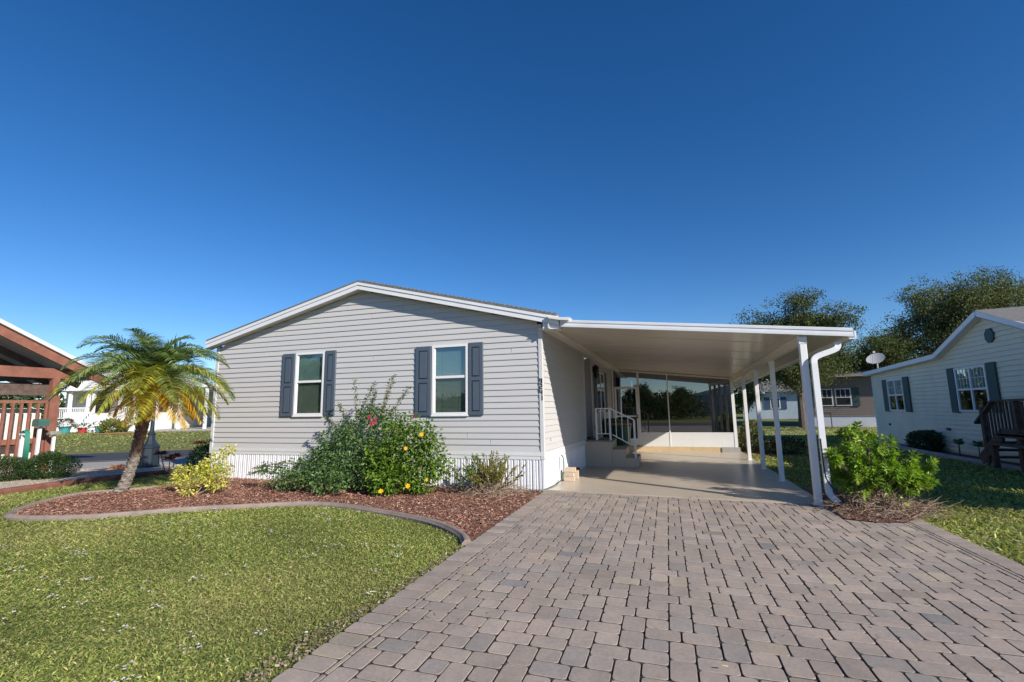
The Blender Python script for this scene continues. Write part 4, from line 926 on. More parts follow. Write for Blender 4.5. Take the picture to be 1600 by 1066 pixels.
# old leaf bases as scales, shaggier towards the top
for i in range(210):
    t = .22+.76*(i/210); p = along(t); a = i*2.4; r = float(np.interp(t*8, range(9), rr)); d = Vector((math.cos(a), math.sin(a), 0)); up = Vector((0,0,1)); s = up.cross(d); q = p+d*r*.85; ln = .05+.05*t
    col = (.25,.215,.185) if t < .45 else rnd.choice(((.22,.13,.09),(.13,.08,.06),(.28,.19,.13)))
    v = [q-s*.035, q+s*.035, q+d*(.018+.03*t)+up*ln+s*.012, q+d*(.018+.03*t)+up*ln-s*.012, q-s*.03+up*ln*.6-d*.02, q+s*.03+up*ln*.6-d*.02]
    b.add(v, [(0,1,2,3), (4,3,2,5), (0,3,4), (1,5,2)], col)
b.build('trunk', M['palmbark'], palm)
def frond(az, el, ln, droop, kind, idx):
    c0 = Vector((.70,-.14,2.10)); d = Vector((math.cos(az)*math.cos(el), math.sin(az)*math.cos(el), math.sin(el))); p = c0.copy(); pts = [p.copy()]; ns = 16
    for k in range(ns): d = (d+Vector((0,0,-droop*(.35+k/ns)))).normalized(); p = p+d*ln/ns; pts.append(p.copy())
    bR = B(); bR.tube(pts, [.011*(1-.8*i/ns) for i in range(ns+1)], 5)
    P = []; D = []; Ls = []; Cs = []; side = d.cross(Vector((0,0,1))).normalized()
    nl = 80
    for s in (-1, 1):
        for k in range(nl):
            t = .10+.90*(k+.5)/nl; f = t*ns; i = min(int(f), ns-1); q = pts[i].lerp(pts[i+1], f-i); T = (pts[i+1]-pts[i]).normalized(); sd = T.cross(Vector((0,0,1)))
            sd = sd.normalized() if sd.length > .05 else side; upv = sd.cross(T)
            l = .38*math.sin(math.pi*min(1, (t*.92+.08)))**.6*(1.1-.35*t)+.03
            dd = sd*s*(1.0)+T*(.40+.5*t)+upv*(.34+rnd.gauss(0,.16)); P.append(q); D.append(dd.normalized()); Ls.append(l)
            u = rnd.random()
            if kind == 0: c = rnd.choice(((.19,.27,.08),(.14,.21,.07),(.25,.32,.09),(.20,.28,.13)))
            elif kind == 1: c = rnd.choice(((.29,.34,.06),(.20,.28,.06),(.40,.40,.06),(.50,.41,.04)))
            else: c = rnd.choice(((.62,.33,.02),(.70,.42,.03),(.55,.25,.02),(.48,.40,.04))) if u > .18 else (.22,.26,.03)
            kq = rnd.uniform(.85,1.2); Cs.append([x*kq for x in c])
    n = len(P); P = np.array([tuple(p) for p in P]); D = np.array([tuple(p) for p in D]); L = np.array(Ls); W = np.full((n, 1), .0135); Lc = L[:, None]
    S = norm(np.cross(D, rng.normal(0, .25, (n, 3))+np.array([0, 0, 1.]))); g = np.array([0, 0, -1.])
    q1 = P+D*Lc*.5; e = norm(D+g*(.55 if kind < 2 else .9)); q2 = q1+e*Lc*.5
    V = np.stack([P-S*W*.35, P+S*W*.35, q1+S*W*.5, q1-S*W*.5, q2+S*W*.06, q2-S*W*.06], 1).reshape(-1, 3); b0 = (np.arange(n)*6)[:, None]
    F = np.stack([b0+np.array([0,1,2,3]), b0+np.array([3,2,4,5])], 1).reshape(-1, 4)
    fr = np_mesh('frond', V, F, np.repeat(np.array(Cs), 2, axis=0), M['leaf'], palm)
    bR.c = [(.16,.22,.05) if kind < 2 else (.30,.33,.05)]*len(bR.f); bR.build('rachis', M['leaf'], fr)
frs = []
for k in range(15): frs.append((k*2*math.pi/15+.1, R_(48+8*math.sin(k*3)), 1.45, .145, 0))
for k in range(18): frs.append((k*2*math.pi/18+.33, R_(22+7*math.sin(k*5)), 1.60, .13, 0 if k % 3 else 1))
for k in range(10): frs.append((k*2*math.pi/10+.5, R_(66+9*math.sin(k*2)), 1.12, .17, 0))
for k in range(14): frs.append((k*2*math.pi/14+.15, R_(-2+9*math.sin(k*4)), 1.50, .115, 1))
for az, el, ln, dr in ((-1.25,-48,1.10,.06),(.25,-14,1.45,.12),(-.25,-10,1.5,.12),(-.05,-22,1.5,.10),(-.55,-20,1.2,.12),(-2.6,-38,.95,.08),(2.5,-35,.8,.1),(.75,-32,1.1,.10),(-.9,-35,1.15,.1)): frs.append((az, R_(el), ln, dr, 2))
for i, f in enumerate(frs):
    az, el, ln, dr, kd = f; left = math.cos(az)*-.95+math.sin(az)*-.31
    if el < R_(12) and left > .1 and kd < 2: ln *= 1-.38*left
    frond(az, el+R_(3), ln*.95, dr*.95, kd, i)
# bromeliad on the trunk
def rosette(name, base, n, L, w_, pal, label, cat, up=.7, parent=None, m='leaf', group=None, drop=.25):
    P = np.tile(np.array([[0, 0, .02]]), (n, 1)).astype(float); a = np.arange(n)*2.399; e = np.linspace(1.5, .3, n)*up; D = np.stack([np.cos(a), np.sin(a), e], 1); Ls = np.full(n, L)*rng.uniform(.75, 1.1, n)
    o = leaves(name, P, D, Ls, np.full(n, w_), pick(n, pal, [1]*len(pal), .12), M[m], parent, .15, drop); o.location = base
    if label: tag(o, label, cat, group)
    return o
rosette('bromeliad', (-8.02,-2.05,.42), 22, .20, .035, [(.35,.10,.05), (.45,.22,.12), (.22,.13,.06)], 'reddish bromeliad fixed to the palm trunk low down', 'plant', .8)

# plants by the left corner of the house
def stalky(name, base, stems, L, w_, pal, label, per=26, cat='plant', group=None, stem_m='bark'):
    t = empty(name, base, 0, label, cat, group); b = B()
    for (x, y, h) in stems:
        b.tube([(x*.3, y*.3, 0), (x*.7, y*.7, h*.5), (x, y, h)], [.014, .012, .009], 6)
        rosette('leaf_crown', (x, y, h-.02), per, L, w_, pal, None, None, .75, t)
    b.build('stems', M[stem_m], t); return t
stalky('cordyline', (-9.45,.0,0), [(-.20,-.1,.50),(.12,.0,.44),(.50,.25,.72),(.22,-.2,.40)], .20, .05, [(.20,.035,.035), (.11,.02,.025), (.30,.09,.06)], 'dark red cordyline plants with bare stems beside the house corner', 22)
stalky('dracaena', (-8.95,.9,0), [(.15,.1,1.05),(.45,.35,.95),(.3,-.1,.6),(.6,.1,.75),(.05,.3,.7)], .34, .04, [(.03,.075,.035), (.045,.10,.045), (.02,.05,.025)], 'dark green spiky dracaena behind the left house corner', 42)
t = empty('dark_shrub', (-8.75,.45,0), 0, 'low dark green shrub against the left house corner', 'shrub'); P, D = dome_points(2600, (0, 0, .30), (.42, .40, .42), .02, seed=3); n = len(P); L = rng.uniform(.05, .09, n)
leaves('foliage', P, D+rng.normal(0,.5,(n,3)), L, L*.4, pick(n, [(.03,.07,.03), (.05,.10,.035)], [1, 1], .2), M['leaf'], t)
twigs_obj(shoots([(0,0,0)], 8, .8, .4, 1), .008, M['twig'], t)

# ------------------------------------------------------------------ left: rounded bushes, mailboxes, lamp post
def ball_bush(name, base, rad, n, pal, label, seed, ll=(.03, .05), cat='shrub', group=None, wts=None, shell=.5):
    t = empty(name, base, 0, label, cat, group); P, D = dome_points(n, (0, 0, rad[2]*.75), rad, .0, shell, 9, .2, seed); k = len(P); L = rng.uniform(*ll, k)
    leaves('foliage', P, D+rng.normal(0,.5,(k,3))+np.array([0,0,.3]), L, L*.45, pick(k, pal, wts or [1]*len(pal), .18), M['leaf'], t)
    twigs_obj(shoots([(0,0,0)], 9, .8, rad[2]*1.2, 1.1), .008, M['twig'], t); return t
ball_bush('clipped_bush', (-12.0,-.92,0), (.37,.36,.33), 9000, [(.04,.085,.02), (.06,.12,.03), (.03,.06,.018)], 'rounded dark green bush on the gravel in front of the wooden porch post', 4)
ball_bush('clipped_bush', (-12.55,-1.42,0), (.42,.36,.28), 7000, [(.05,.085,.03), (.07,.11,.04), (.03,.055,.02)], 'low grey green bush on the gravel at the left edge', 6)
lpst = empty('street_lamp', (-11.9,1.22,0), R_(20), 'slate blue lamp post with a flared base behind the palm trunk', 'lamp')
b = B(); b.lathe([(.27,-.02),(.27,.03),(.235,.05),(.20,.50),(.215,.52),(.215,.55),(.15,.62),(.095,.72),(.075,.85),(.095,.87),(.095,.90),(.06,.93),(.05,1.02)], (0,0), 8); b.build('base', M['lamp'], lpst)
b = B(); b.lathe([(.048,1.021),(.038,1.6),(.034,2.12)], (0,0), 12); b.build('pole', M['lamp'], lpst)
b = B(); b.lathe([(.04,2.121),(.09,2.15),(.12,2.32),(.13,2.34),(.04,2.43),(.015,2.48)], (0,0), 8); b.build('lantern', M['lamp'], lpst)
mb = empty('mailbox', (-13.2,-.58,0), 0, 'muted green mailbox on a white post in front of the porch railing', 'mailbox')
b = B(); b.box(-.03,.03,-.03,.03,0,1.16); b.build('post', M['purewhite'], mb)
b = B(); b.prism([(-.13,1.165),(.13,1.165),(.13,1.29),(.09,1.345),(-.09,1.345),(-.13,1.29)], 'x', -.10, .12); b.v = [(y, x, z) for x, y, z in b.v]; b.build('box', M['mailgreen'], mb)
mb = empty('post_box', (-13.3,-.22,0), 0, 'small weathered grey box on a white post beside the wooden porch corner', 'mailbox')
b = B(); b.box(-.028,.028,-.028,.028,0,.93); b.build('post', M['purewhite'], mb)
b = B(); b.box(-.10,.10,-.12,.12,.935,1.03,.02); b.build('box', mat('weathered stone', (.24,.25,.20), .8, .2, vary=.3, vscale=12), mb)
hs = empty('hose_stand', (-12.95,-1.02,0), 0, 'white hose post with a coiled green hose hanging from its top', 'hose post')
b = B(); b.box(-.03,.03,-.03,.03,0,1.02); b.box(-.05,.15,-.04,.04,.98,1.02); b.build('post', M['purewhite'], hs)
b = B()
for k in range(5): b.tube([(.0,-.03+k*.02,.9),(.03,-.04+k*.02,1.06),(.10,-.03+k*.02,1.09),(.16,-.03+k*.02,1.04),(.18,-.02+k*.02,.7),(.165+.005*k,-.02+k*.02,.35-.03*k)], .011, 6)
b.tube([(.17,.03,.4),(.16,.02,.1),(.13,-.05,.02),(.0,-.10,.015)], .012, 6); b.build('hose', mat('teal green hose', (.03,.20,.14), .5, .4, vary=.1), hs, True)

# ------------------------------------------------------------------ left: wooden porch with gable roof
pg = empty('timber_porch', (-14.2,-1.5,0), 0, 'reddish brown timber porch with gable roof and picket railing at the left edge', 'porch')
def gp(b, name, m, parent=pg): b.v = [(x+14.2, y+1.5, z) for x, y, z in b.v]; return b.build(name, m, parent)
XF = -13.75
for y in (-.10, -3.7, -7.4):
    for x in (XF,) if y != -.10 else (XF, -16.8):
        b = B(); b.box(x-.075, x+.075, y-.075, y+.075, -.02, 2.40); b.box(x-.10, x+.10, y-.10, y+.10, -.02, 1.95); gp(b, 'post', M['redwood'])
b = B(); b.obox((XF,-7.6,2.52), (XF,.28,2.52), .12, .26); gp(b, 'beam', M['redwood'])
b = B(); b.obox((-17.3,.05,2.52), (XF-.07,.05,2.52), .10, .22); gp(b, 'beam', M['darkwood'])
b = B(); b.obox((XF-.25,-7.6,2.10), (XF-.25,.0,2.10), .08, .30); gp(b, 'inner_beam', M['darkwood'])
ry, rz_, ey, ez = -3.7, 4.55, .95, 2.30
for s in (1, -1):
    b = B(); e = ry+s*(ey-ry); b.obox((XF+.30, ry, rz_), (XF+.30, e, ez), .05, .20, up=(0,0,1)); gp(b, 'rafter_fascia', M['redwood'])
    for q in (-.9, -1.9, -2.9):
        b = B(); b.obox((XF+q, ry, rz_-.05), (XF+q, e, ez-.03), .06, .16); gp(b, 'rafter', M['darkwood'])
    b = B(); b.add([(XF+.40,ry,rz_+.14),(XF+.40,e+s*.05,ez+.11),(-17.8,e+s*.05,ez+.11),(-17.8,ry,rz_+.14),(XF+.40,ry,rz_+.24),(XF+.40,e+s*.05,ez+.21),(-17.8,e+s*.05,ez+.21),(-17.8,ry,rz_+.24)], [(3,2,1,0),(4,5,6,7),(0,1,5,4),(1,2,6,5),(2,3,7,6),(3,0,4,7)]); gp(b, 'roof', M['shedroof'])
for z in (1.78, .80):
    b = B(); b.obox((XF+.02,-7.4,z), (XF+.02,-.06,z), .07 if z > 1 else .05, .07 if z > 1 else .13); gp(b, 'rail', M['redwood'])
y = -.25
while y > -6.2:
    b = B(); b.obox((XF+.06, y, .18), (XF+.06, y, 1.74), .05, .045, up=(0,1,0)); gp(b, 'picket', M['redwood']); y -= .165
b = B(); b.box(-17.2, XF-.2, -7.4, .0, .70, .78); gp(b, 'deck_floor', M['darkwood'])
b = B(); b.box(XF-.42, XF-.36, -7.3, -.12, .05, 1.62); gp(b, 'white_panel', M['whitewall'])
t = tag(ball_bush('potted_plant', (XF-.25,-1.2,1.621), (.10,.9,.08), 500, [(.05,.13,.03), (.08,.18,.04)], 'low green plants along the top of the white panel behind the pickets', 8))
gh = None

# ------------------------------------------------------------------ left: white house across the road
whp = Vector((-43.9,19.3,0)); wu = Vector((.948,.318,0)); wv = Vector((-.318,.948,0))
wh = empty('white_porch_house', whp, math.atan2(wu.y, wu.x), 'cream house with white railed porch across the road behind the palm', 'house')
def box_part(name, m, x0, x1, y0, y1, z0, z1, parent=wh): b = B(); b.box(x0,x1,y0,y1,z0,z1); return b.build(name, m, parent)
box_part('porch_base', M['purewhite'], -4.6, 4.6, 0, 2.2, -.02, 1.02)
box_part('wall', M['whitewall'], -5.2, 4.4, 2.21, 9, -.02, 3.6)
b = B(); b.prism([(-5.6,3.45),(4.9,3.45),(4.9,3.62),(-.2,5.75),(-5.6,3.95)], 'y', -.3, 9.4); b.build('roof', M['purewhite'], wh)
b = B(); b.prism([(-5.7,3.96),(-.2,5.77),(5.0,3.63),(5.0,3.75),(-.2,5.92),(-5.7,4.10)], 'y', -.4, 9.5); b.build('roof_sheet', M['shedroof'], wh)
for x in (-4.5, -2.9, -1.35, -.9, 1.35, 2.6, 4.45): box_part('porch_post', M['purewhite'], x-.10, x+.10, .05, .25, 1.03, 3.44)
for x0, x1 in ((-4.4,-1.45),(1.5,4.4)):
    r = box_part('railing', M['purewhite'], x0, x1, .10, .17, 1.95, 2.05); box_part('bottom_rail', M['purewhite'], x0, x1, .11, .16, 1.12, 1.18, r); x = x0+.08
    while x < x1: box_part('baluster', M['purewhite'], x, x+.055, .12, .15, 1.185, 1.945, r); x += .16
for k in range(4): box_part('step', M['purewhite'], -.75, 1.2, -1.2+.3*k, -.9+.3*k-.004, -.02, .22*(k+1))
for x in (-.85, 1.3):
    b = B(); b.obox((x,-1.2,1.0), (x,.05,1.95), .06, .08); b.obox((x,-1.15,0), (x,-1.15,1.1), .10, .10); b.build('stair_rail', M['purewhite'], wh)
    for k in range(5): box_part('baluster', M['purewhite'], x-.02, x+.02, -1.0+k*.2, -.96+k*.2, .3+.12*k, 1.1+k*.15)
wn = box_part('window', M['redwood'], .25, 1.15, 2.12, 2.20, 1.5, 3.05); box_part('pane', M['woodblind'], .32, 1.08, 2.08, 2.115, 1.56, 2.26, wn); box_part('pane', M['woodblind'], .32, 1.08, 2.08, 2.115, 2.32, 2.98, wn)
wn = box_part('window', M['shutterdk'], -2.7, -1.2, 2.12, 2.20, 1.6, 3.0); wn = box_part('window', M['shutterdk'], 2.6, 4.0, 2.12, 2.20, 1.6, 3.0)
wc = empty('white_carport', whp+wu*7.0, math.atan2(wu.y, wu.x), 'white carport on slim posts beyond the yellow fronds at left', 'carport')
box_part('roof', M['purewhite'], -2.3, 6.5, 0, 7, 3.62, 3.80, wc)
for x, y in ((-.6,.2),(1.6,.2),(4.6,.2),(-.6,6.6),(1.6,6.6),(4.6,6.6)): box_part('post', M['purewhite'], x-.11, x+.11, y-.08, y+.08, -.02, 3.61, wc)
box_part('slab', M['concrete'], -2.2, 6.4, -.2, 7, -.02, .10, wc)
pl = lambda x, y: tuple(whp+wu*x+wv*y)
for i, (x, m, s, lab, plant) in enumerate(((-1.1,'teal',.42,'teal pot with dark foliage nearest the timber porch post',1),(.3,'redpot',.33,'red pot on the grass before the white porch',0),(1.75,'teal',.42,'teal pot on the grass before the white porch steps, right of the red pot',0),(3.55,'darkpot',.40,'dark pot beside the round spiky shrub across the road',0))):
    t = empty('plant_pot', Vector(pl(x, -2.0)), 0, lab, 'pot'); b = B(); b.lathe([(s*.62,-.02),(s*.7,.05),(s*.95,s*1.1),(s*1.05,s*1.15),(s*1.05,s*1.25)], (0,0), 14); b.build('pot', M[m], t)
    P, D = dome_points(300 if plant else 90, (0,0,s*1.45), (s*1.3, s*1.3, s*1.1 if plant else s*.5), s*1.2, seed=i+20); k = len(P); leaves('foliage', P, D, np.full(k,.22), np.full(k,.07), pick(k, [(.10,.04,.06), (.06,.10,.04), (.25,.22,.15)] if plant else [(.05,.1,.03)], [1]*(3 if plant else 1), .2), M['leaf'], t)
t = ball_bush('round_shrub', Vector(pl(3.9,-3.5)), (.75,.7,.5), 1400, [(.16,.20,.05), (.10,.14,.04), (.26,.24,.08)], 'round spiky yellow green shrub on the orange mulch circle across the road', 12, (.15,.28))
b = B(); b.lathe([(1.5,-.02),(1.6,.01),(.2,.06)], (0,0), 20); o = b.build('mulch_ring', mat('orange mulch', (.42,.22,.10), .95, .1, vary=.3, vscale=6)); o.location = Vector(pl(4.6,-3.8)); tag(o, kind='structure')
sheet('driveway_across', [pl(4.5,-2.2)[:2], pl(13,-2.2)[:2], pl(13,1)[:2], pl(4.5,1)[:2]], -.016, M['concrete'])
# verges of the far lawn
# ------------------------------------------------------------------ trees
def branch_tree(name, base, h, rad, crown_z, label, seed, nleaf=24000, ll=.10, pal=None, trunk=.22, group=None, lean=(0,0), squash=1.0, clump=.55, limbs=8, cat='tree', per=None, m='leafdull', tall=None):
    r = random.Random(seed); t = empty(name, base, 0, label, cat, group); b = B(); ends = []
    th = crown_z; top = Vector((lean[0], lean[1], th))
    b.tube([(0,0,-.1),(lean[0]*.2,lean[1]*.2,th*.4),tuple(top)], [trunk*1.25, trunk, trunk*.8], 9)
    for i in range(limbs):
        a = i*2.4+r.uniform(-.3,.3); el = r.uniform(.15, 1.35); q = r.uniform(.6, .98); tgt = Vector((math.cos(a)*rad*q*math.cos(el), math.sin(a)*rad*q*math.cos(el), th*.85+(h-th)*(.15+.8*math.sin(el)*r.uniform(.75,1))*squash))
        st_ = top*r.uniform(.75,1); mid = st_.lerp(tgt, .5)+Vector((r.gauss(0,.2), r.gauss(0,.2), r.uniform(0,.4))); b.tube([tuple(st_), tuple(mid), tuple(tgt)], [trunk*.45, trunk*.28, trunk*.08], 6); ends += [tgt, mid]
        for j in range(5):
            f = r.uniform(.3, 1); s0 = mid.lerp(tgt, f); d = Vector((r.gauss(0,1), r.gauss(0,1), r.gauss(.2,.7))).normalized(); e2 = s0+d*rad*r.uniform(.18,.42); b.tube([tuple(s0), tuple(s0.lerp(e2,.5)+Vector((0,0,.1))), tuple(e2)], [trunk*.12, trunk*.07, trunk*.03], 4); ends += [e2, e2, s0.lerp(e2,.5)]
    b.build('trunk', M['bark'], t)
    rg_ = np.random.default_rng(seed); E = np.array([tuple(e) for e in ends]); k = per or nleaf//len(E); sub = []
    for e in E:
        c3 = e+rg_.normal(0, clump*.55, (5, 3))
        for c_ in c3: sub.append(c_+rg_.normal(0, 1, (k//5, 3))*np.array([clump*.36, clump*.36, clump*.24])*rg_.uniform(.6, 1.2))
    P = np.concatenate(sub); P = P[P[:, 2] > th*.45]; n = len(P); D = rg_.normal(0, 1, (n, 3)); D[:, 2] -= .1; L = rg_.uniform(.7, 1.3, n)*ll
    tone = 1+.22*np.sin(P[:, 0]*2.1+seed)*np.cos(P[:, 1]*1.9)*np.sin(P[:, 2]*2.3)
    leaves('crown', P, D, L, L*.5, pick(n, pal or G_DARK, [4, 4, 3, 2, 1.2], .18)*tone[:, None], M[m], t); return t
OAK = [(.075,.105,.035), (.10,.135,.045), (.05,.07,.025), (.13,.16,.06), (.15,.13,.06)]
branch_tree('oak_tree', (9.3,24.6,0), 8.3, 3.5, 2.5, 'dark spreading tree rising behind the right end of the carport', 3, 100000, .125, OAK, .22, limbs=18, clump=.78)
branch_tree('oak_tree', (14.4,27.4,0), 6.8, 2.6, 2.6, 'airy thinner tree between the dark tree and the big grey green tree', 8, 30000, .115, OAK, .14, limbs=12, clump=.6)
branch_tree('oak_tree', (19.6,28.6,0), 10.3, 5.0, 3.2, 'large grey green tree behind the cream house on the right', 5, 80000, .125, [(.105,.135,.05), (.135,.165,.065), (.065,.085,.03), (.18,.20,.09), (.19,.17,.08)], .3, limbs=20, clump=.7)
branch_tree('oak_tree', (27.5,25.0,0), 9.8, 4.4, 3.0, 'grey green tree at the right edge behind the cream house', 6, 40000, .13, [(.105,.135,.05), (.135,.165,.065), (.065,.085,.03), (.18,.20,.09), (.19,.17,.08)], .3, limbs=13, clump=.7)
branch_tree('young_tree', (7.0,29.5,0), 3.9, 1.2, .7, 'bright green young tree seen between the thin carport posts', 9, 9000, .10, [(.08,.14,.04), (.11,.18,.05), (.05,.09,.03), (.15,.2,.06), (.1,.12,.05)], .07, limbs=9, clump=.35)
# ------------------------------------------------------------------ right: cream neighbour
nb = empty('cream_house', (9.2, 8.0, 0), 0, 'pale cream sided house with green shutters and octagonal vent on the right', 'house')
def np_(b, name, m, parent=nb): b.v = [(x-9.2, y-8, z) for x, y, z in b.v]; return b.build(name, m, parent)
NY0, NY1 = .6, 13.65; PKY, PKZ, GL, GR, EZ = 6.40, 3.50, 8.60, 4.15, 2.72
def rooftop(y):
    if GR <= y <= GL: return EZ+(PKZ-EZ)*(1-abs(y-PKY)/((GL-PKY) if y > PKY else (PKY-GR)))
    return 2.58+(13.65-y)*.028 if y > GL else EZ
b = B()
for k in range(30):
    za = .08+k*.12; zb = za+.12
    segs = []
    if zb < 2.62: segs = [((NY0, NY1), (NY0, NY1))]
    elif za < PKZ:
        f = lambda z: (GR+(PKY-GR)*min(1, max(0, (z-EZ)/(PKZ-EZ))), GL-(GL-PKY)*min(1, max(0, (z-EZ)/(PKZ-EZ))))
        segs = [(f(za), f(zb))]
    for e0, e1 in segs:
        b.add([(9.198,e0[0],za),(9.198,e0[1],za),(9.170,e0[1],za+.002),(9.170,e0[0],za+.002),(9.198,e1[1],zb),(9.198,e1[0],zb)], [(0,1,2,3),(3,2,4,5)])
b.add([(9.2,NY0,-.03),(9.2,NY1,-.03),(9.2,NY1,2.58),(9.2,GL,EZ),(9.2,PKY,PKZ),(9.2,GR,EZ),(9.2,NY0,EZ)], [(0,1,2,3,4,5,6)])
b.add([(9.2,NY1,-.03),(17,NY1,-.03),(17,NY1,2.6),(9.2,NY1,2.6)], [(0,1,2,3)]); b.add([(9.2,NY0,-.03),(17,NY0,-.03),(17,NY0,2.6),(9.2,NY0,2.6)], [(0,1,2,3)])
np_(b, 'wall', M['creamsiding'])
fc = [(NY1+.25, 2.55), (GL+.02, 2.74), (PKY, PKZ+.10), (GR-.02, 2.76), (NY0-.3, 2.70)]
b = B()
for i in range(4): b.obox((9.02, fc[i][0], fc[i][1]), (9.02, fc[i+1][0], fc[i+1][1]), .03, .15, up=(0,0,1)); b.obox((9.10, fc[i][0], fc[i][1]-.07), (9.10, fc[i+1][0], fc[i+1][1]-.07), .19, .012, up=(0,0,1))
np_(b, 'roof_fascia', M['fascia'])
b = B(); xr = 13.2; zr = 3.75
b.add([(9.0,NY1+.25,2.63),(9.0,GL,2.82),(xr,GL,zr),(xr,NY1+.25,zr)], [(0,1,2,3)]); b.add([(9.0,NY0-.3,2.78),(9.0,GR,2.84),(xr,GR,zr),(xr,NY0-.3,zr)], [(0,1,2,3)])
b.add([(9.0,GL,2.82),(9.0,PKY,PKZ+.19),(xr,PKY,zr+.03),(xr,GL,zr)], [(0,1,2,3)]); b.add([(9.0,GR,2.84),(9.0,PKY,PKZ+.19),(xr,PKY,zr+.03),(xr,GR,zr)], [(0,1,2,3)])
b.add([(xr,NY1+.25,zr),(xr,NY0-.3,zr),(17.3,NY0-.3,2.8),(17.3,NY1+.25,2.8)], [(0,1,2,3)])
np_(b, 'roof', M['shingle'])
b = B(); b.prism([(6.28+.17*math.cos(R_(22.5+45*k)), 3.02+.185*math.sin(R_(22.5+45*k))) for k in range(8)], 'x', 9.14, 9.181); np_(b, 'octagonal_vent', M['vent'])
def nwin(y0, y1, z0, z1):
    b = B(); ym = (y0+y1)/2; zm = (z0+z1)/2
    for y in (y0+.025, ym, y1-.025): b.box(9.135, 9.19, y-.03, y+.03, z0, z1)
    for z in (z0+.025, zm, z1-.025): b.box(9.14, 9.185, y0, y1, z-.025, z+.025)
    fr = np_(b, 'window', M['purewhite'])
    b = B()
    for h in range(2):
        ya, yb = (y0+.05, ym-.03) if h == 0 else (ym+.03, y1-.05)
        for k in (1, 2, 3): q = ya+(yb-ya)*k/4; b.box(9.150, 9.156, q-.006, q+.006, zm+.026, z1-.05)
        b.box(9.149, 9.157, ya, yb, (zm+z1)/2-.006, (zm+z1)/2+.006)
    np_(b, 'muntins', M['purewhite'], fr)
    b = B(); b.add([(9.162,y0+.03,zm),(9.162,y1-.03,zm),(9.162,y1-.03,z1-.03),(9.162,y0+.03,z1-.03)], [(0,1,2,3)]); np_(b, 'pane', M['glass'], fr)
    b = B(); b.add([(9.164,y0+.03,z0+.03),(9.164,y1-.03,z0+.03),(9.164,y1-.03,zm),(9.164,y0+.03,zm)], [(0,1,2,3)]); np_(b, 'pane', M['glasslow'], fr)
    b = B(); b.add([(9.168,y0+.03,zm),(9.168,y1-.03,zm),(9.168,y1-.03,z1-.03),(9.168,y0+.03,z1-.03)], [(0,1,2,3)]); np_(b, 'blind', M['blind'], fr); b = B(); b.add([(9.1685,y0+.03,z0+.03),(9.1685,y1-.03,z0+.03),(9.1685,y1-.03,zm),(9.1685,y0+.03,zm)], [(0,1,2,3)]); np_(b, 'dark_interior', M['room'], fr)
nwin(11.05, 12.22, 1.14, 2.24); nwin(6.62, 7.95, 1.16, 2.34)
for y0, y1, z0, z1 in ((12.26,12.62,1.12,2.26),(10.65,11.01,1.12,2.28),(7.99,8.32,1.13,2.36),(6.24,6.58,1.15,2.38)):
    b = B(); b.box(9.135, 9.18, y0, y1, z0, z1, .006)
    o = np_(b, 'shutter', M['greenshutter'])
b = B(); b.box(9.14, 9.18, 12.4, 12.46, .62, .70); b.box(9.14, 9.18, 8.6, 8.75, .62, .70); np_(b, 'outlet_cover', M['darkpot'])
dsh = empty('satellite_dish', (9.25,13.1,2.66), 0, 'grey satellite dish on the far corner of the cream roof', 'dish')
b = B(); b.tube([(0,0,-.05),(0,0,.30)], .025, 8); b.build('mast', M['dish'], dsh)
b = B(); vs = []; fs = []; cdir = Vector((-.35,-.55,.75)).normalized(); xx = cdir.orthogonal().normalized(); yy = cdir.cross(xx)
for i in range(5):
    for k in range(20): a = 2*math.pi*k/20; r = .33*i/4; p = Vector((-.05,-.05,.42))+xx*r*math.cos(a)+yy*r*.88*math.sin(a)+cdir*(r*r*.35); vs.append(p)
for i in range(4):
    for k in range(20): j = (k+1) % 20; fs.append((i*20+k, i*20+j, i*20+20+j, i*20+20+k))
n0 = len(vs); vs += [v-cdir*.02 for v in vs]; fs += [tuple(i+n0 for i in f[::-1]) for f in fs]; b.add(vs, fs); b.build('reflector', M['dish'], dsh, True)
b = B(); b.tube([tuple(Vector((-.05,-.05,.40))-xx*.32), tuple(Vector((-.05,-.05,.42))+cdir*.34)], .012, 6); b.box(-.19,-.12,-.28,-.21,.64,.70); b.build('feed_arm', M['dish'], dsh)
curb_strip('bed_border', smooth_poly([(9.0,13.4),(8.6,11.5),(8.45,9.3),(8.35,7),(8.5,4.6),(8.4,2),(8.3,.5)], 2), .16, .09, M['concrete'], 'pale concrete edging along the bed of the cream house')
sheet('side_bed', [(9.2,13.4),(8.75,11.5),(8.52,9.3),(8.42,7),(8.57,4.6),(8.47,2),(8.4,.5),(9.2,.5)], .006, M['mulchbase'])
for i, (x, y, h, n, pal, lab) in enumerate(((8.85,9.6,.50,1800,[(.05,.07,.035), (.09,.10,.06), (.03,.05,.03)],'dark low shrub nearest the window pair against the cream wall'),(8.85,9.15,.52,1700,[(.04,.075,.035), (.07,.10,.05)],'dark shrub with rounder leaves right of the first one by the cream wall'))):
    ball_bush('low_shrub', (x,y,0), (.30,.36,h*.6), n, pal, lab, 30+i, (.05,.10))
for i, (y, lab) in enumerate(((7.6,'thin leafy seedling by the cream wall, left of the wooden deck'),(6.75,'thin leafy seedling by the cream wall, close to the deck post'))):
    stalky('leafy_seedling', (8.85,y,0), [(.0,.0,.38),(.1,.2,.30),(-.1,-.2,.33)], .17, .07, [(.06,.11,.05), (.09,.14,.06)], lab, 12)
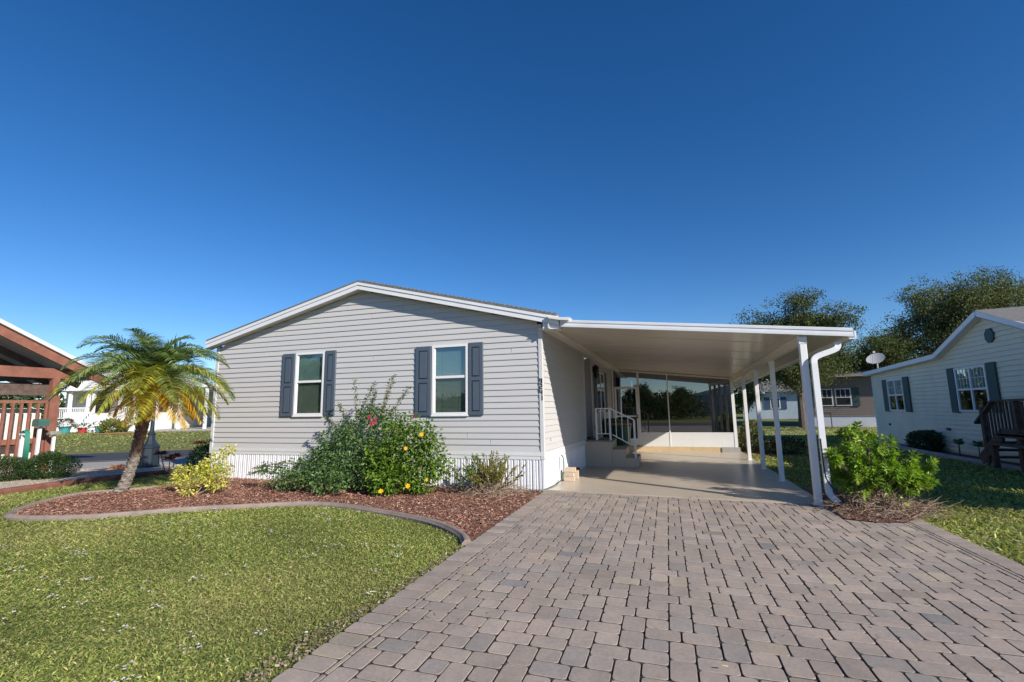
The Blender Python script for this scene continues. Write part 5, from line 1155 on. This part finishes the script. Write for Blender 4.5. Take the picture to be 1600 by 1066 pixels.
# wooden deck
dk = empty('wooden_deck', (8.75, 4.6, 0), 0, 'weathered dark wooden deck with picket railing at the right edge', 'deck')
def dp(b, name, m=M['darkwood']): b.v = [(x-8.75, y-4.6, z) for x, y, z in b.v]; return b.build(name, m, dk)
for y, z in ((5.45,1.30),(4.35,1.46),(2.6,1.46)):
    b = B(); b.box(8.34, 8.44, y-.05, y+.05, -.02, z); dp(b, 'post')
b = B(); b.box(8.30, 9.18, 2.5, 4.9, .70, .76); dp(b, 'deck_floor')
b = B(); b.obox((8.38,2.5,1.47), (8.38,5.02,1.44), .11, .045); b.obox((8.38,5.02,1.44), (8.38,5.72,.93), .11, .045); dp(b, 'top_rail')
b = B(); b.obox((8.40,2.5,.80), (8.40,4.9,.80), .05, .09); dp(b, 'bottom_rail')
y = 5.6
while y > 2.6:
    zt = 1.42 if y < 5.0 else 1.42-(y-5.0)*.72; zb = .74 if y < 5.0 else .74-(y-5.0)*.9
    b = B(); b.box(8.395, 8.425, y-.038, y, zb, zt); dp(b, 'picket'); y -= .115
for k, (y, z) in enumerate(((5.05,.56),(5.32,.38),(5.58,.2))):
    b = B(); b.box(8.36, 9.15, y-.14, y+.14, z-.04, z); dp(b, 'step')
b = B(); b.obox((8.37,4.9,.70), (8.37,5.7,.10), .05, .22); dp(b, 'stringer')
b = B(); b.box(8.12, 8.33, 3.6, 5.02, .50, .55); b.box(8.30, 8.34, 3.6, 5.0, .66, .74); b.box(8.16, 8.25, 4.84, 4.93, 0, .499); b.box(8.16, 8.25, 3.70, 3.79, 0, .499); dp(b, 'bench')

# ------------------------------------------------------------------ right: far houses
gyh = empty('taupe_house', (11.6,26.3,0), -.30, 'dark taupe house with white skirting and paired windows behind the trees', 'house')
def gpart(name, m, x0, x1, y0, y1, z0, z1, parent=gyh): b = B(); b.box(x0,x1,y0,y1,z0,z1); return b.build(name, m, parent)
gpart('skirting', M['skirt'], -1.75, 4.5, .02, 8, -.03, .66); b = B(); 
for k in range(20): b.add([(-1.8,-.0,.66+k*.12),(4.6,-.0,.66+k*.12),(4.6,-.016,.662+k*.12),(-1.8,-.016,.662+k*.12),(4.6,0,.78+k*.12),(-1.8,0,.78+k*.12)], [(0,1,2,3),(3,2,4,5)])
b.box(-1.8, 4.6, .0, 8, .661, 3.06); b.build('wall', M['brownsiding'], gyh)
b = B(); b.prism([(-.5,3.05),(8.4,3.05),(4,4.3)], 'x', -2.1, 4.9); b.build('roof', M['shingle'], gyh)
for xa in (-.95, .0):
    w1 = gpart('window', M['purewhite'], xa, xa+.82, -.05, -.018, 1.28, 2.35); gpart('pane', M['room'], xa+.06, xa+.76, -.06, -.052, 1.34, 1.78, w1); gpart('pane', M['shutterdk'], xa+.06, xa+.76, -.06, -.052, 1.84, 2.29, w1)
    for q in (.29, .53): gpart('muntin', M['purewhite'], xa+q-.012, xa+q+.012, -.068, -.062, 1.84, 2.29, w1)
for xa in (-1.36, .86): gpart('shutter', M['greenshutter'], xa, xa+.36, -.05, -.018, 1.24, 2.38)
bl = empty('blue_house', (13.2,46,0), -.24, 'pale blue house with dark blue shutters far behind the carport posts', 'house')
gpart('wall', M['bluesiding'], -4.2, 6, 0, 8, -.03, 2.7, bl); b = B(); b.prism([(-.5,2.7),(8.5,2.7),(4,4.0)], 'x', -4.6, 6.4); b.build('roof', M['shingle'], bl)
for xa in (-1.6,): gpart('window', M['purewhite'], xa, xa+.9, -.06, -.01, 1.0, 2.1, bl); gpart('shutter', M['blueshutter'], xa-.55, xa-.05, -.06, -.01, .95, 2.15, bl); gpart('shutter', M['blueshutter'], xa+.95, xa+1.45, -.06, -.01, .95, 2.15, bl); gpart('pane', M['shutterdk'], xa+.1, xa+.8, -.07, -.062, 1.08, 2.0, bl)
gpart('porch_post', M['bluesiding'], -3.5, -2.7, -1.6, -.8, -.03, 2.7, bl); gpart('porch_roof', M['bluesiding'], -4.2, -2.0, -1.9, -.01, 2.5, 2.69, bl)
ball_bush('ornamental_shrub', (15.2,43.6,0), (.9,.8,.7), 900, [(.22,.24,.07), (.14,.2,.05)], 'yellow green rounded shrub in front of the pale blue house', 40, (.15,.3))
b = B(); b.tube([(9.75,25.0,0),(9.75,25.0,.85),(11.0,25.4,.85),(11.0,25.4,0)], .03, 6); tag(b.build('handrail', M['black']), 'low black metal handrail on the lawn beside the dark tree trunk', 'railing')
ball_bush('dry_shrub', (4.0,8.3,0), (.32,.5,.50), 1500, [(.09,.12,.04), (.16,.14,.08), (.06,.08,.03)], 'straggly shrub outside the porch corner behind the thin posts', 41, (.06,.14))
sheet('porch_bed', [(3.63,6.6),(5.4,6.9),(5.6,8.2),(3.63,9.5)], .0, M['mulchbase'])
ball_bush('dark_shrub', (4.7,7.6,0), (.55,.4,.24), 1400, [(.035,.05,.025), (.07,.06,.04)], 'dark low shrub beyond the slab among dead leaves', 42, (.05,.10))
# tree lines that close the view far off
def treeline(name, line, h, n, ll, pal, label=None):
    P = []; r = np.random.default_rng(77)
    for i in range(len(line)-1):
        a = np.array(line[i]); c = np.array(line[i+1]); k = n//(len(line)-1); t = r.random(k); x = a+(c-a)*t[:, None]; s = i+t; hh = h*(.62+.28*np.sin(s*3.1+1)+.16*np.sin(s*9.7)+.08*np.sin(s*23)); z = hh*r.random(k)**.75; w_ = 3.0*(1-(z/hh)**2)**.5
        P.append(np.stack([x[:, 0]+r.normal(0, 1, k)*w_, x[:, 1]+r.normal(0, 1, k)*w_, z], 1))
    P = np.concatenate(P); k = len(P); L = r.uniform(.6, 1.3, k)*ll
    tag(leaves(name, P, r.normal(0, 1, (k, 3)), L, L*.7, pick(k, pal, [1]*len(pal), .25), M['leafdull']), kind='stuff')
treeline('far_woods', [(-30,60),(-10,75),(12,82),(35,78),(60,66),(90,45)], 7.5, 26000, .9, [(.05,.08,.035), (.07,.10,.04), (.035,.055,.025)])
treeline('far_woods', [(-110,10),(-85,40),(-60,58),(-30,60)], 7.5, 18000, .9, [(.05,.08,.035), (.07,.10,.04), (.035,.055,.025)])
treeline('hedge', [(-39,33),(-33,31),(-27,33)], 2.8, 5000, .3, [(.08,.13,.03), (.12,.17,.05), (.05,.08,.03)])
# ------------------------------------------------------------------ behind the photographer: what the glass reflects and what shades the right side
ah = empty('house_across_street', (10.5,-52,0), 0, 'grey house with white trim across the street, seen mirrored in the porch glass', 'house')
gpart('wall', M['siding'], -5.5, 5.5, -8, 0, -.03, 2.9, ah); b = B(); b.prism([(-6,2.9),(6,2.9),(0,4.4)], 'y', -8.4, .4); b.build('roof', M['fascia'], ah)
gpart('garage_opening', M['room'], .5, 3.4, .002, .05, 0, 2.2, ah); gpart('column', M['purewhite'], -.4, .0, .1, .5, 0, 2.88, ah)
branch_tree('shade_tree', (12.4,-2.3,0), 8.4, 1.5, 3.2, 'unseen leafy tree by the cream house, added to shade the slab', 21, 42000, .16, OAK, .16, limbs=16, clump=.52)  # added out of view, crown shaped to throw shade on the slab
branch_tree('shade_tree', (-6.5,-34,0), 4.6, 2.6, 2.4, 'tree across the street mirrored in the windows', 22, 14000, .2, OAK, .25, limbs=9)
branch_tree('shade_tree', (-1.5,-36,0), 4.2, 2.2, 1.2, 'second tree across the street mirrored in the windows', 23, 12000, .2, OAK, .2, limbs=9)
branch_tree('shade_tree', (3.0,-40,0), 3.4, 1.7, 1.4, 'third, lowest tree across the street mirrored in the windows', 24, 12000, .2, OAK, .2, limbs=9)
treeline('front_hedge', [(-16,-33),(-8,-31),(1,-33),(4,-36)], 3.0, 9000, .3, [(.05,.08,.03), (.07,.10,.03)])
treeline('far_woods', [(-80,-70),(-30,-85),(20,-90),(80,-70)], 5.5, 14000, .9, [(.05,.08,.035), (.07,.10,.04), (.035,.055,.025)])
